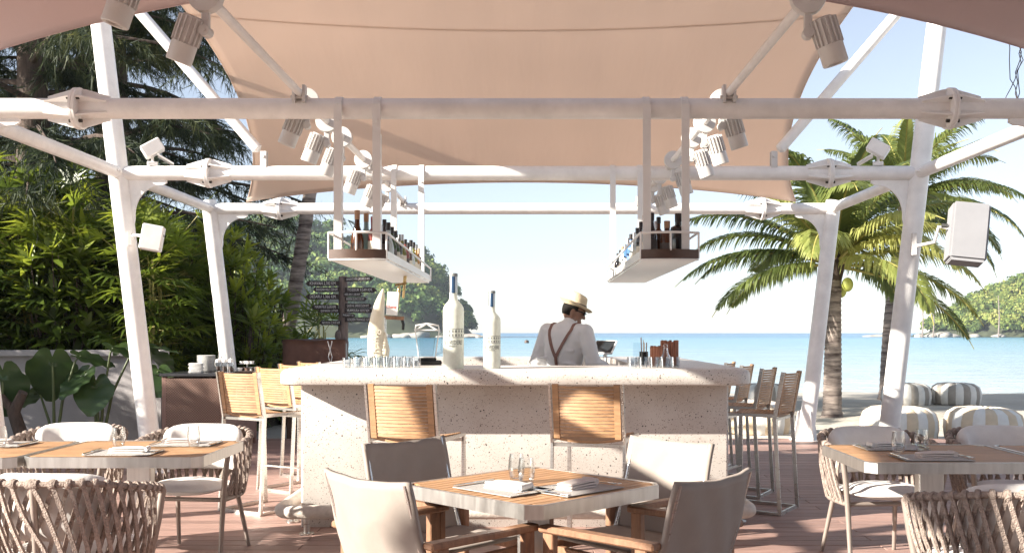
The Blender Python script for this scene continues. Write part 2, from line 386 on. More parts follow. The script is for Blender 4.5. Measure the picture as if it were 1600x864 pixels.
def sand_mat():
    m = bpy.data.materials.new('sand'); m.use_nodes = True; MT['sand'] = m
    n = m.node_tree.nodes; L = m.node_tree.links; b = n['Principled BSDF']; b.inputs['Roughness'].default_value = .95; b.inputs['Specular IOR Level'].default_value = .1
    tc = n.new('ShaderNodeTexCoord'); nz = n.new('ShaderNodeTexNoise'); nz.inputs['Scale'].default_value = .7; nz.inputs['Detail'].default_value = 8; L.new(tc.outputs['Object'], nz.inputs['Vector'])
    rp = n.new('ShaderNodeValToRGB'); rp.color_ramp.elements[0].position = .3; rp.color_ramp.elements[1].position = .7
    rp.color_ramp.elements[0].color = (.46, .41, .35, 1); rp.color_ramp.elements[1].color = (.58, .53, .46, 1); L.new(nz.outputs['Fac'], rp.inputs[0])
    # wet sand near the waterline (a real darker band by distance)
    sp = n.new('ShaderNodeSeparateXYZ'); L.new(tc.outputs['Object'], sp.inputs[0])
    mr = n.new('ShaderNodeMapRange'); mr.inputs['From Min'].default_value = 26.5; mr.inputs['From Max'].default_value = 31.5; L.new(sp.outputs[1], mr.inputs[0])
    mx = n.new('ShaderNodeMix'); mx.data_type = 'RGBA'; L.new(mr.outputs[0], mx.inputs[0]); L.new(rp.outputs[0], mx.inputs[6]); mx.inputs[7].default_value = (.40, .385, .35, 1)
    L.new(mx.outputs[2], b.inputs['Base Color'])
    n2 = n.new('ShaderNodeTexNoise'); n2.inputs['Scale'].default_value = 5; n2.inputs['Detail'].default_value = 9; L.new(tc.outputs['Object'], n2.inputs['Vector'])
    bp = n.new('ShaderNodeBump'); bp.inputs['Strength'].default_value = .7; bp.inputs['Distance'].default_value = .08; L.new(n2.outputs['Fac'], bp.inputs['Height']); L.new(bp.outputs[0], b.inputs['Normal'])
sand_mat()

def sea_mat():
    m = bpy.data.materials.new('sea'); m.use_nodes = True; MT['sea'] = m
    n = m.node_tree.nodes; L = m.node_tree.links; b = n['Principled BSDF']; b.inputs['Roughness'].default_value = .22; b.inputs['Specular IOR Level'].default_value = .22
    tc = n.new('ShaderNodeTexCoord'); sp = n.new('ShaderNodeSeparateXYZ'); L.new(tc.outputs['Object'], sp.inputs[0])
    lg = n.new('ShaderNodeMath'); lg.operation = 'LOGARITHM'; lg.inputs[1].default_value = 10; L.new(sp.outputs[1], lg.inputs[0])
    mp = n.new('ShaderNodeMapping'); mp.inputs['Scale'].default_value = (.015, .05, 1); L.new(tc.outputs['Object'], mp.inputs[0])
    nz = n.new('ShaderNodeTexNoise'); nz.inputs['Scale'].default_value = 1; nz.inputs['Detail'].default_value = 4; L.new(mp.outputs[0], nz.inputs['Vector'])
    ad = n.new('ShaderNodeMath'); ad.operation = 'MULTIPLY_ADD'; ad.inputs[1].default_value = .28; L.new(nz.outputs['Fac'], ad.inputs[0]); L.new(lg.outputs[0], ad.inputs[2])
    mr = n.new('ShaderNodeMapRange'); mr.inputs['From Min'].default_value = 1.55; mr.inputs['From Max'].default_value = 3.3; L.new(ad.outputs[0], mr.inputs[0])
    rp = n.new('ShaderNodeValToRGB'); els = rp.color_ramp.elements
    cols = [(0, (.47, .51, .51)), (.14, (.36, .45, .49)), (.35, (.24, .38, .45)), (.60, (.14, .32, .41)), (.74, (.05, .20, .34)), (1, (.03, .15, .30))]
    while len(els) < len(cols): els.new(.5)
    for i, (p, c) in enumerate(cols): els[i].position = p; els[i].color = (*c, 1)
    L.new(mr.outputs[0], rp.inputs[0])
    m3 = n.new('ShaderNodeMapping'); m3.inputs['Scale'].default_value = (.10, .55, 1); L.new(tc.outputs['Object'], m3.inputs[0])
    n3 = n.new('ShaderNodeTexNoise'); n3.inputs['Scale'].default_value = 1; n3.inputs['Detail'].default_value = 9; n3.inputs['Roughness'].default_value = .7; L.new(m3.outputs[0], n3.inputs['Vector'])
    mr3 = n.new('ShaderNodeMapRange'); mr3.inputs['From Min'].default_value = .3; mr3.inputs['From Max'].default_value = .7; mr3.inputs['To Min'].default_value = .82; mr3.inputs['To Max'].default_value = 1.15; L.new(n3.outputs['Fac'], mr3.inputs[0])  # wave glints painted in as light and dark streaks of the water colour
    h3 = n.new('ShaderNodeHueSaturation'); L.new(mr3.outputs[0], h3.inputs['Value']); L.new(rp.outputs[0], h3.inputs['Color']); L.new(h3.outputs[0], b.inputs['Base Color'])
    m2 = n.new('ShaderNodeMapping'); m2.inputs['Scale'].default_value = (.45, 1.1, 1); L.new(tc.outputs['Object'], m2.inputs[0])
    n2 = n.new('ShaderNodeTexNoise'); n2.inputs['Scale'].default_value = 1.1; n2.inputs['Detail'].default_value = 8; n2.inputs['Roughness'].default_value = .6; L.new(m2.outputs[0], n2.inputs['Vector'])
    bp = n.new('ShaderNodeBump'); bp.inputs['Strength'].default_value = 1.0; bp.inputs['Distance'].default_value = .45; L.new(n2.outputs['Fac'], bp.inputs['Height']); L.new(bp.outputs[0], b.inputs['Normal'])
sea_mat()
leafmat('leaf_casuarina', [(.012, .02, .014), (.03, .045, .022), (.07, .085, .03), (.14, .13, .045)], .25, .6, .5, .3)
leafmat('leaf_hedge', [(.035, .06, .010), (.10, .15, .018), (.24, .29, .03), (.42, .44, .05)], .42, .4, .9)
leafmat('leaf_palm', [(.06, .095, .035), (.13, .17, .05), (.24, .28, .08), (.41, .42, .14)], .45, .4, .5)
leafmat('leaf_far', [(.02, .05, .025), (.06, .12, .04), (.15, .22, .06), (.33, .36, .10)], .2, .7, .03, .2)
leafmat('leaf_far_light', [(.05, .09, .03), (.11, .16, .04), (.21, .25, .06), (.36, .36, .11)], .2, .7, .03, .2)
leafmat('leaf_ear', [(.02, .04, .018), (.04, .075, .025), (.07, .11, .03), (.13, .16, .04)], .25, .35, 3)

# ================================================================== SETTING
SX = -0.11                      # pavilion centre line
def beach_z(x, y):
    z = -.16 - .012 * max(0, y - 13) - .018 * max(0, y - 24) - .03 * max(0, y - 31)
    return z + .03 * math.sin(x * .7 + y * .4) + .02 * math.sin(x * 1.9 - y * 1.3)
g = MB()
xs = [-400, -120, -60, -30] + [-20 + i * .8 for i in range(63)] + [40, 70, 130, 400]
ys = [-60, -25, -8, 2] + [8 + i * .6 for i in range(52)] + [42, 50]
g.v = [(x, y, max(-3, beach_z(x, y))) for y in ys for x in xs]; nx = len(xs)
g.f = [(j * nx + i, j * nx + i + 1, (j + 1) * nx + i + 1, (j + 1) * nx + i) for j in range(len(ys) - 1) for i in range(nx - 1)]; g.m = [0] * len(g.f)
tag(g.build('beach', 'sand', smooth=180), kind='structure')
SEA = -.57
g = MB()
ys = [28, 32, 36, 42, 50, 60, 75, 95, 120, 160, 220, 320, 480, 800, 1400, 3000, 7000, 15000]
g.v = []
for y in ys:
    for i in range(21): g.v.append(((i - 10) / 10 * max(420, y * 1.3), y, SEA))
g.f = [(j * 21 + i, j * 21 + i + 1, (j + 1) * 21 + i + 1, (j + 1) * 21 + i) for j in range(len(ys) - 1) for i in range(20)]; g.m = [0] * len(g.f)
tag(g.build('sea', 'sea'), kind='structure')

# ------------------------------------------------------------------ headlands with forest
def forest_mass(pts, rad, n_leaf, size, seed):
    """leaf-clump quads spread over lumpy crowns; pts = crown centres"""
    rs = np.random.RandomState(seed); out = []; tint = []
    for (x, y, z), r in zip(pts, rad):
        n = int(n_leaf * (0.7 + .6 * rs.rand())); lob = rs.randint(4, 8)
        lc = rs.normal(size=(lob, 3)); lc /= np.linalg.norm(lc, axis=1)[:, None]; lc[:, 2] = np.abs(lc[:, 2]) * .8
        lr = .35 + .3 * rs.rand(lob); k = rs.randint(0, lob, n)
        d = rs.normal(size=(n, 3)); d /= np.linalg.norm(d, axis=1)[:, None]; d[:, 2] = np.where(d[:, 2] < -.3, -d[:, 2], d[:, 2])
        c = (lc[k] * .6 + d * lr[k][:, None] * (.85 + .25 * rs.rand(n, 1))) * r * np.array([1, 1, .95]) + np.array([x, y, z])
        nn = d + rs.normal(size=(n, 3)) * .45; nn /= np.linalg.norm(nn, axis=1)[:, None]
        u = np.cross(nn, rs.normal(size=(n, 3))); u /= np.linalg.norm(u, axis=1)[:, None]; v = np.cross(nn, u)
        s = size * (.5 + .9 * rs.rand(n, 1))
        q = np.stack([c - u * s, c - v * s * .7, c + u * s, c + v * s * .7], 1)
        out.append(q); t0 = rs.rand() * .75; tint.append(np.clip(t0 + .22 * rs.normal(size=n) * .6 + .12 * (d[:, 2]), 0, 1))
    return np.concatenate(out), np.concatenate(tint)
def interp(x, tab):
    for (a, ya), (b, yb) in zip(tab, tab[1:]):
        if a <= x <= b: return ya + (yb - ya) * (x - a) / (b - a)
    return tab[0][1] if x < tab[0][0] else tab[-1][1]
mat('hill_soil', (.05, .06, .03), .95, var=.4, vscale=.08, bump=.5, bscale=.4)
def headland(name, label_f, Y0, sil, depth, seed, leaf, ntree, tr_r):
    """sil: silhouette table (px -> py); terrain rises from the water at Y0 to the ridge"""
    rs = random.Random(seed); x0, x1 = sil[0][0], sil[-1][0]
    def H(X, t):
        Yr = Y0 + depth; px = VX + X / (Y0 + depth * t) * F
        top = (VY - interp(VX + X / (Y0 + depth * .8) * F, sil)) * (Y0 + depth * .8) / F + EYE - tr_r * 1.15
        e = min(1, t / .8) ** .75 if t < .8 else 1 - (t - .8) * 1.2
        return max(SEA - .5, SEA - .5 + max(0, top) * e)
    Xa = (x0 - VX) * (Y0 + depth) / F; Xb = (x1 - VX) * (Y0 + depth * .4) / F
    m = MB(); nu, nv = 60, 14
    m.grid(lambda u, v: (Xa + (Xb - Xa) * u, Y0 + depth * v, H(Xa + (Xb - Xa) * u, v) + (1.2 * math.sin(u * 60 + v * 9) if 0 < v else 0)), nu, nv)
    tag(m.build(name, 'hill_soil', smooth=180), kind='structure')
    pts = []; rad = []
    tries = 0
    while len(pts) < ntree and tries < ntree * 12:
        tries += 1
        X = Xa + (Xb - Xa) * rs.random(); t = rs.random() ** .8 * .95 + .03; h = H(X, t)
        if h < 1.0: continue
        r = tr_r * (.6 + .7 * rs.random()); 
        pts.append((X, Y0 + depth * t, h + r * .55)); rad.append(r)
    q, tt = forest_mass(pts, rad, 190, tr_r * .17, seed)
    o = quads_obj('forest', q, 4, leaf, None, tt); tag(o, label_f, 'forest', kind='stuff')
    return H
HL = headland('headland', 'dense green forest covering the steep headland beyond the bar', 380,
    [(-60, 300), (200, 330), (300, 338), (380, 335), (440, 332), (490, 342), (540, 356), (600, 372), (650, 382), (672, 398), (692, 428), (706, 462), (722, 486), (738, 503), (757, 519), (775, 524)], 120, 3, 'leaf_far', 1100, 5.2)
HR = headland('island', 'sunlit light green forest on the small island across the bay', 430,
    [(1405, 524), (1432, 512), (1468, 498), (1490, 484), (1510, 470), (1540, 452), (1570, 438), (1605, 425), (1680, 415), (1760, 430)], 70, 5, 'leaf_far_light', 560, 4.2)
def rock_mesh(seed, sx, sy, sz):
    rs = random.Random(seed); bm = bmesh.new(); bmesh.ops.create_icosphere(bm, subdivisions=2, radius=1)
    ph = [rs.random() * 6 for _ in range(6)]
    for v in bm.verts:
        c = v.co; k = 1 + .22 * math.sin(c.x * 3 + ph[0]) + .18 * math.sin(c.y * 4 + ph[1]) + .15 * math.sin(c.z * 5 + ph[2])
        v.co = Vector((c.x * sx * k, c.y * sy * k, c.z * sz * k))
    return MB().bm(bm)
mat('rock_pale', (.36, .33, .29), .9, var=.2, vscale=.6, bump=.4, bscale=2)
shore = [(571, 381, 1.8), (603, 379, 2.2), (629, 378, 3.4), (650, 379, 4.2), (690, 380, 2.0), (712, 381, 2.6), (735, 382, 3.0), (752, 381, 2.0)]
for i, (px, Y, s) in enumerate(shore):
    o = rock_mesh(20 + i, s * 1.1, s, s * .45).build('rock', 'rock_pale' if i < 6 else 'rock', smooth=180, loc=((px - VX) * Y / F, Y, SEA + s * .15))
    tag(o, f'shoreline boulder at the foot of the left headland, {ORD[i]} from the left', 'rock', 'boulders along the left headland')
for i, (px, Y, s) in enumerate([(1438, 429, 1.8), (1455, 428, 2.6), (1470, 427, 3.2), (1490, 428, 2.4), (1520, 429, 2.0), (1560, 429, 2.2)]):
    o = rock_mesh(50 + i, s * 1.4, s, s * .5).build('rock', 'rock_pale', smooth=180, loc=((px - VX) * Y / F, Y, SEA + s * .2))
    tag(o, f'pale boulder at the foot of the right island, {ORD[i]} from the left', 'rock', 'boulders along the right island')
o = rock_mesh(70, 6, 3, .9).build('rock', 'rock', smooth=180, loc=((1370 - VX) * 480 / F, 480, SEA + .2)); tag(o, 'low dark reef rock in the sea left of the island', 'rock')
for i, px in enumerate((823, 921)):
    o = rock_mesh(80 + i, .55, .4, .35).build('buoy', 'dark_brown', smooth=180, loc=((px - VX) * 190 / F, 190, SEA + .15))
    tag(o, 'tiny dark float on the sea ' + ('left of the bartender' if i == 0 else 'right of the straw hat'), 'float', 'floats on the sea')

# ------------------------------------------------------------------ deck of boards
DX0, DX1, DY0, DY1 = -5.2, 6.0, .8, 12.95
g = MB().box(((DX0 + DX1) / 2, (DY0 + DY1) / 2, -.11), (DX1 - DX0 - .04, DY1 - DY0 - .04, .12))
deck = g.build('deck', 'deck_under'); tag(deck, kind='structure')
BW = .138; lens = (3.1, 2.4, 3.7); meshes = {}
nrow = int((DY1 - DY0) / (BW + .006)); rb = random.Random(5)
for j in range(nrow):
    y = DY0 + (j + .5) * (BW + .006); x = DX0 - (rb.random() * 0)
    cuts = [DX0, DX0 + 3.73, DX0 + 7.46, DX1] if j % 2 == 0 else [DX0, DX0 + 5.6, DX1]
    for a, b in zip(cuts, cuts[1:]):
        key = round(b - a, 3)
        if key not in meshes:
            mb = MB().box((0, 0, 0), (key - .004, BW, .028), ch=.003)
            ob = mb.build('board', 'deck_wood', deck); meshes[key] = ob.data
        else:
            ob = bpy.data.objects.new('board', meshes[key]); COL.objects.link(ob); ob.parent = deck
        ob.location = ((a + b) / 2, y, -.014 - rb.random() * .0015)
# ------------------------------------------------------------------ pavilion frame
BZ = 2.95; BYS = [1.36, 4.18, 7.0, 9.83, 12.64]; BR = .072
pav = thing('pavilion_frame', 'white tubular steel pavilion frame with outward leaning posts over the bar', 'pavilion', (SX, 9.8, 0))
def P_(x, y, z): return Vector((x, y - 9.8, z))
def postx(z): return 3.62 + .118 * z
for bi, Y in enumerate(BYS):
    for s in (-1, 1):
        zt = BZ + .10 if bi == 4 else 5.6
        MB().tube(P_(s * postx(-.02), Y, -.02), P_(s * postx(zt), Y, zt), .098, .094, 20).build('post', 'white_paint', pav, 40)
        # foot plates
        fp = MB(); c = P_(s * postx(0), Y, 0)
        fp.box((c.x, c.y, .012), (.34, .30, .024), ch=.004)
        for a in range(4):
            M = tr(c.x, c.y, 0.02) @ rotz(a * math.pi / 2 + .4) @ Matrix.Rotation(R(90), 4, 'X')
            fp.prism([(.08, 0), (.17, 0), (.17, .06), (.11, .36), (.08, .36)], .012, M)
        fp.build('foot_plate', 'white_paint', pav)
        # gusset plate with concave curve under the beam
        xi = s * (postx(BZ - .07) - .08); poly = [(0, 0), (-.44, 0), (-.44, -.045)]
        for k in range(0, 11):
            t = math.pi / 2 * k / 10; poly.append((-.40 + .31 * math.sin(t), -.065 - .33 * (1 - math.cos(t)) - .0))
        poly += [(-.075, -.45), (0, -.45)]
        pp = [(s * p[0] + p[1] * s * .10, p[1]) for p in poly]
        if s < 0: pp = pp[::-1]
        M = tr(xi + s * .05, Y - 9.8 + .012, BZ - BR + .02) @ Matrix.Rotation(R(90), 4, 'X')
        MB().prism(pp, .024, M).build('gusset', 'white_paint', pav)
    # cross beam
    xe = postx(BZ) + .0
    MB().tube(P_(-xe, Y, BZ), P_(xe, Y, BZ), BR, None, 24).build('cross_beam', 'white_paint', pav, 40)
    for s in (-1, 1):   # bolted flange joint
        fx = s * 3.07
        fl = MB(); c = P_(fx, Y, BZ); q = Matrix.Translation(c) @ Matrix.Rotation(R(90), 4, 'Y')
        fl.lathe([(.136, -.023), (.145, -.019), (.145, -.002), (.139, 0), (.145, .002), (.145, .019), (.136, .023)], 28, q)
        for d in (-1, 1):
            for a in range(6):
                M = Matrix.Translation(c) @ Matrix.Rotation(R(60 * a), 4, 'X') @ tr(0, .006, 0) @ Matrix.Rotation(R(90), 4, 'X')
                pg = [(.019, .06), (.019, .136), (.05, .134), (.22, .085), (.22, .06)]
                pg = [(d * p[0], p[1]) for p in pg]
                if d < 0: pg = pg[::-1]
                fl.prism(pg, .012, M)
        f = fl.build('flange', 'white_paint', pav, 30)
        for a in range(4):
            ang = R(90 * a + 60); p = c + Vector((0, math.cos(ang) * .112, math.sin(ang) * .112))
            MB().path([p + Vector((-.045, 0, 0)), p + Vector((.045, 0, 0))], .013, 6).build('bolt', 'black_bolt', f)
    # knee braces from beam to high on the post
    if bi == 3:
        for s in (-1, 1):
            a = P_(s * 2.52, Y - .02, BZ + .16); b = P_(s * (postx(5.0) - .06), Y - .02, 5.0)
            d = (b - a).normalized()
            br = MB().tube(a + d * .1, b, .052, .055, 16); br.path([a + d * .08, a + d * .105], [.03, .052], 16)
            o = br.build('brace', 'white_paint', pav, 40)
            ck = MB(); ck.box((a.x, a.y, a.z - .05), (.05, .016, .2)); ck.box((a.x, a.y + .03, a.z - .05), (.06, .012, .2)); ck.box((a.x, a.y - .03, a.z - .05), (.06, .012, .2))
            ck.path([a + Vector((0, -.05, 0)), a + Vector((0, .05, 0))], .016, 8)
            ck.build('brace_fork', 'grey_paint', o)
for Ya, Yb in zip(BYS, BYS[1:]):
    for s in (-1, 1):
        x = s * (postx(BZ) - .01)
        MB().tube(P_(x, Ya + .07, BZ - .0), P_(x, Yb - .07, BZ - .0), .06, None, 18).build('side_beam', 'white_paint', pav, 40)
        for (yy, d) in ((Ya + .10, 1), (Yb - .10, -1)):
            e = MB(); c = P_(x, yy, BZ); e.box((c.x, c.y + d * .05, c.z), (.14, .1, .022)); e.path([c + Vector((-.08, d * .06, 0)), c + Vector((.08, d * .06, 0))], .014, 6)
            e.build('side_joint', 'white_paint', pav)
# light rods
RODX = 1.5; RZ = 3.045
for s in (-1, 1):
    MB().tube(P_(s * RODX, 4.2, RZ), P_(s * RODX, 12.7, RZ), .027, None, 14).build('light_rod', 'white_paint', pav, 40)
    for Y in BYS[2:]:
        c = MB(); p = P_(s * RODX, Y - .07, RZ); c.box((p.x - .035, p.y, p.z - .01), (.02, .07, .12)); c.box((p.x + .035, p.y, p.z - .01), (.02, .07, .12))
        c.path([p + Vector((-.06, 0, -.03)), p + Vector((.06, 0, -.03))], .012, 8)
        c.build('rod_clamp', 'grey_paint', pav)

# ------------------------------------------------------------------ tensile canopies (thin membranes with a hem)
def coons(c00, c10, c01, c11, bu0, bu1, bv0, bv1, extra=(0, 0, 0)):
    """c00,c10 = v0 edge ends; c01,c11 = v1 edge ends; b* bows of edges u@v0, u@v1, v@u0, v@u1"""
    c00, c10, c01, c11, bu0, bu1, bv0, bv1, ex = [Vector(p) for p in (c00, c10, c01, c11, bu0, bu1, bv0, bv1, extra)]
    def f(u, v):
        e0 = c00.lerp(c10, u) + bu0 * 4 * u * (1 - u); e1 = c01.lerp(c11, u) + bu1 * 4 * u * (1 - u)
        g0 = c00.lerp(c01, v) + bv0 * 4 * v * (1 - v); g1 = c10.lerp(c11, v) + bv1 * 4 * v * (1 - v)
        bl = c00.lerp(c10, u).lerp(c01.lerp(c11, u), v)
        return e0.lerp(e1, v) + g0.lerp(g1, u) - bl + ex * (16 * u * (1 - u) * v * (1 - v))
    return f
def canopy(name, label, f, matname, seams, nu=60, nv=50):
    root = thing(name, label, 'canopy', (0, 0, 0))
    m = MB(); m.grid(f, nu, nv); o = m.build('membrane', matname, root, 180)
    md = o.modifiers.new('t', 'SOLIDIFY'); md.thickness = .004; md.offset = 0
    hem = MB()
    for e in (lambda t: f(t, 0), lambda t: f(t, 1), lambda t: f(0, t), lambda t: f(1, t)):
        hem.path([e(k / 50) for k in range(51)], .006, 6)
    hem.build('hem', matname, root, 180)
    sm = MB()
    for v in seams:
        sm.path([f(k / 60, v) + Vector((0, 0, -.0024)) for k in range(61)], 1, flat=(.03, .0006), up=(0, 0, 1))
    if seams: sm.build('seam', matname, root)
    return root
fmain = coons((SX - 3.5, 12.64, 3.04), (SX + 3.5, 12.64, 3.04), (SX - 4.3, 6.2, 5.4), (SX + 4.3, 6.2, 5.4),
              (0, -1.04, .09), (0, 1.3, -.35), (.93, 0, -.05), (-.93, 0, -.05), (0, 0, .08))
canopy('fabric_canopy', 'peach fabric canopy stretched above the bar, behind the front beam', fmain, 'canopy_peach', [.55])
ffront = coons((SX - 3.98, 7.0, 3.25), (SX + 3.98, 7.0, 3.25), (SX - 4.0, 1.36, 3.4), (SX + 4.0, 1.36, 3.4),
               (0, -.52, .46), (0, .6, .5), (.60, 0, .1), (-.60, 0, .1), (0, 0, .5))
canopy('fabric_canopy', 'fabric canopy, shade put into its mauve colour, over the tables at the top corners', ffront, 'canopy_shaded', [])
fback = coons((SX - 4.0, 1.30, 3.35), (SX + 4.0, 1.30, 3.35), (SX - 4.0, -4.3, 3.4), (SX + 4.0, -4.3, 3.4),
               (0, -.5, .46), (0, .6, .5), (.60, 0, .1), (-.60, 0, .1), (0, 0, .5))
canopy('fabric_canopy', 'fabric canopy behind the viewer, shade put into its mauve colour', fback, 'canopy_shaded', [])

# ------------------------------------------------------------------ spotlights on the rods
def make_spot(aim_x, tilt):
    t = thing('spotlight', 'x', 'spotlight')
    # local: origin on the rod axis; rod runs along Y
    d = MB().lathe([(.02, -.03), (.085, -.03), (.088, -.02), (.088, .02), (.085, .03), (.02, .03)], 24, Matrix.Rotation(R(90), 4, 'X'))
    d.build('mount_disc', 'grey_paint', t, 30)
    s = MB().box((.0, 0, -.125), (.04, .026, .10), ch=.004); s.path([(0, -.03, -.18), (0, .03, -.18)], .028, 14); s.path([(0, -.034, -.18), (0, .034, -.18)], .011, 8)
    s.build('bracket', 'grey_paint', t, 30)
    M = tr(0, 0, -.18) @ Matrix.Rotation(aim_x, 4, 'Y') @ Matrix.Rotation(tilt, 4, 'X') @ tr(math.copysign(.085, -aim_x), 0, -.06)
    b = MB(); b.lathe([(.045, .11), (.056, .10), (.056, -.03), (.064, -.032), (.064, -.125), (.060, -.13), (.040, -.128), (.040, -.112)], 22, M)
    for k in range(16):
        b.box((.061, 0, .035), (.018, .007, .13), M @ rotz(k * math.pi / 8))
    bo = b.build('lamp_body', 'grey_paint', t, 30)
    MB().lathe([(.0005, -.114), (.038, -.114), (.040, -.118)], 18, M, cap=False).build('lens', 'steel', bo, 40)
    return t
spots = [(-1, 4.93, 'first'), (-1, 7.16, 'b'), (-1, 7.87, 'c'), (-1, 8.5, 'd'), (-1, 9.6, 'e'), (-1, 10.6, 'f'), (-1, 11.2, 'g')]
protoL = None
LAB = ['grey finned spotlight hanging nearest the viewer on the {} light rod', 'grey finned spotlight half hidden right behind the front beam on the {} light rod',
       'grey finned spotlight a little behind the front beam on the {} light rod', 'grey finned spotlight midway between the front and middle beams on the {} light rod',
       'grey finned spotlight right before the middle beam on the {} light rod', 'small grey spotlight just behind the middle beam on the {} light rod', 'small grey spotlight before the rear beam on the {} light rod']
for s, word in ((-1, 'left'), (1, 'right')):
    base = make_spot(R(-22 * s) if s < 0 else R(-18), R(4))
    for k, (_, Y, _n) in enumerate(spots):
        o = base if k == 0 else dup(base)
        o.location = (SX + s * RODX, Y + (0.03 if s > 0 else 0), RZ); o.rotation_euler = (0, 0, R((k * 37) % 13 - 6)); o['label'] = LAB[k].format(word); o['group'] = 'spotlights on the light rods'
o = dup(base, (-1.80, 4.62, 3.14), R(170), 'pale spotlight cut by the top edge, left of the others'); o['group'] = 'spotlights on the light rods'

# ------------------------------------------------------------------ floodlights and loudspeakers
mat('speaker_grey', (.27, .27, .285), .5, var=.03)
def flood(X, Y, rz, label):
    t = thing('floodlight', label, 'floodlight', (X, Y, BZ + BR), rz, 'floodlights on the middle beam')
    MB().box((0, 0, .02), (.10, .08, .04), ch=.006).path([(0, 0, .03), (0, 0, .10)], .014, 8).build('base', 'white_paint', t)
    M = tr(0, 0, .17) @ Matrix.Rotation(R(-32), 4, 'Y')
    bb = MB().box((0, 0, 0), (.20, .17, .13), M, ch=.01).build('housing', 'white_paint', t)
    MB().box((-.01, -.0, .062), (.14, .13, .012), M).build('lamp_glass', 'black_gloss', bb)
    MB().box((.16, .0, -.03), (.17, .20, .012), M @ Matrix.Rotation(R(62), 4, 'Y'), ch=.003).build('shade_flap', 'white_paint', t)
flood(SX - 3.63, 9.83, R(20), 'white floodlight with flap on the middle beam beside the left post')
flood(SX + 3.56, 9.83, R(160), 'white floodlight with flap on the middle beam beside the right post')
t = thing('loudspeaker', 'small white loudspeaker bracketed to the left middle post', 'loudspeaker', tuple(PX(238, 372, 9.7)), R(14))
MB().box((0, 0, 0), (.20, .16, .25), Matrix.Rotation(R(10), 4, 'Y'), ch=.012).build('cabinet', 'white_paint', t, 30)
MB().path([(-.10, .02, .02), (-.17, .05, .03), (-.22, .08, .0)], .016, 8).box((-.215, .08, 0), (.03, .06, .14)).build('bracket', 'grey_paint', t)
MB().path([(.108, -.02, .02), (.112, -.02, .02)], .014, 10).build('badge', 'black_bolt', t)
t = thing('loudspeaker', 'large pale grey loudspeaker bracketed to the right middle post', 'loudspeaker', tuple(PX(1511, 366, 9.3)), R(-12))
M = Matrix.Rotation(R(7), 4, 'Y') @ Matrix.Rotation(R(-10), 4, 'X')
MB().box((0, 0, 0), (.33, .26, .55), M, ch=.02).build('cabinet', 'speaker_grey', t, 30)
MB().box((0, -.02, -.283), (.28, .2, .014), M).build('grille', 'speaker_grey', t)
MB().path([(-.15, .02, .06), (-.24, .05, .08), (-.27, .1, -.06), (-.40, .25, -.08)], .016, 10).box((-.42, .3, -.06), (.05, .05, .22), ch=.006).build('bracket', 'grey_paint', t, 30)
MB().path([(-.165, .02, .08), (-.22, .03, .09)], .022, 10).build('cable_gland', 'rubber', t)

# ------------------------------------------------------------------ hanging bottle shelves
SHZ = 1.885; SH0, SH1 = 6.80, 9.93
def bottle(kind, h, r, glassk, cap, paper=None):
    """returns a thing with body, cap and label"""
    t = thing('bottle', 'x', 'bottle')
    if kind == 'round': prof = [(r * .9, 0), (r, .01), (r, h * .56), (r * .92, h * .63), (r * .36, h * .73), (r * .34, h * .9)]
    elif kind == 'long': prof = [(r * .9, 0), (r, .01), (r, h * .5), (r * .75, h * .6), (r * .34, h * .74), (r * .32, h * .88)]
    elif kind == 'globe': prof = [(r * .8, 0), (r, .02), (r * 1.02, h * .36), (r * .85, h * .5), (r * .42, h * .68), (r * .36, h * .86)]
    else: prof = [(r * .95, 0), (r, .006), (r, h * .64), (r * .9, h * .70), (r * .4, h * .74), (r * .38, h * .86)]
    M = Matrix.Diagonal((1, 1, 1, 1)) if kind != 'flask' else Matrix.Diagonal((1.25, .8, 1, 1))
    MB().lathe(prof, 16, M).build('glass_body', 'glass_' + glassk, t, 35)
    z0 = prof[-1][1]
    MB().lathe([(r * .42, z0 - h * .05), (r * .44, h * .99), (r * .38, h)], 12, M).build('cap', cap, t, 35)
    if paper:
        zl = prof[1][1] + h * .10; zt = (h * .42 if kind != 'globe' else h * .3)
        MB().lathe([(r * 1.015, zl), (r * 1.02, zl + .004), (r * 1.02, zt - .004), (r * 1.015, zt)], 16, M, cap=False).build('paper_label', paper, t, 35)
    return t
CAPW = {'cap_dark': 'black', 'cap_red': 'dark red', 'cap_tan': 'cork', 'cap_silver': 'silver'}
GW = {'amber': 'amber', 'green': 'green', 'dark': 'near black', 'clear': 'clear', 'olive': 'olive green', 'blue': 'blue labelled', 'rose': 'reddish', 'gold': 'golden', 'teal': 'pale teal'}
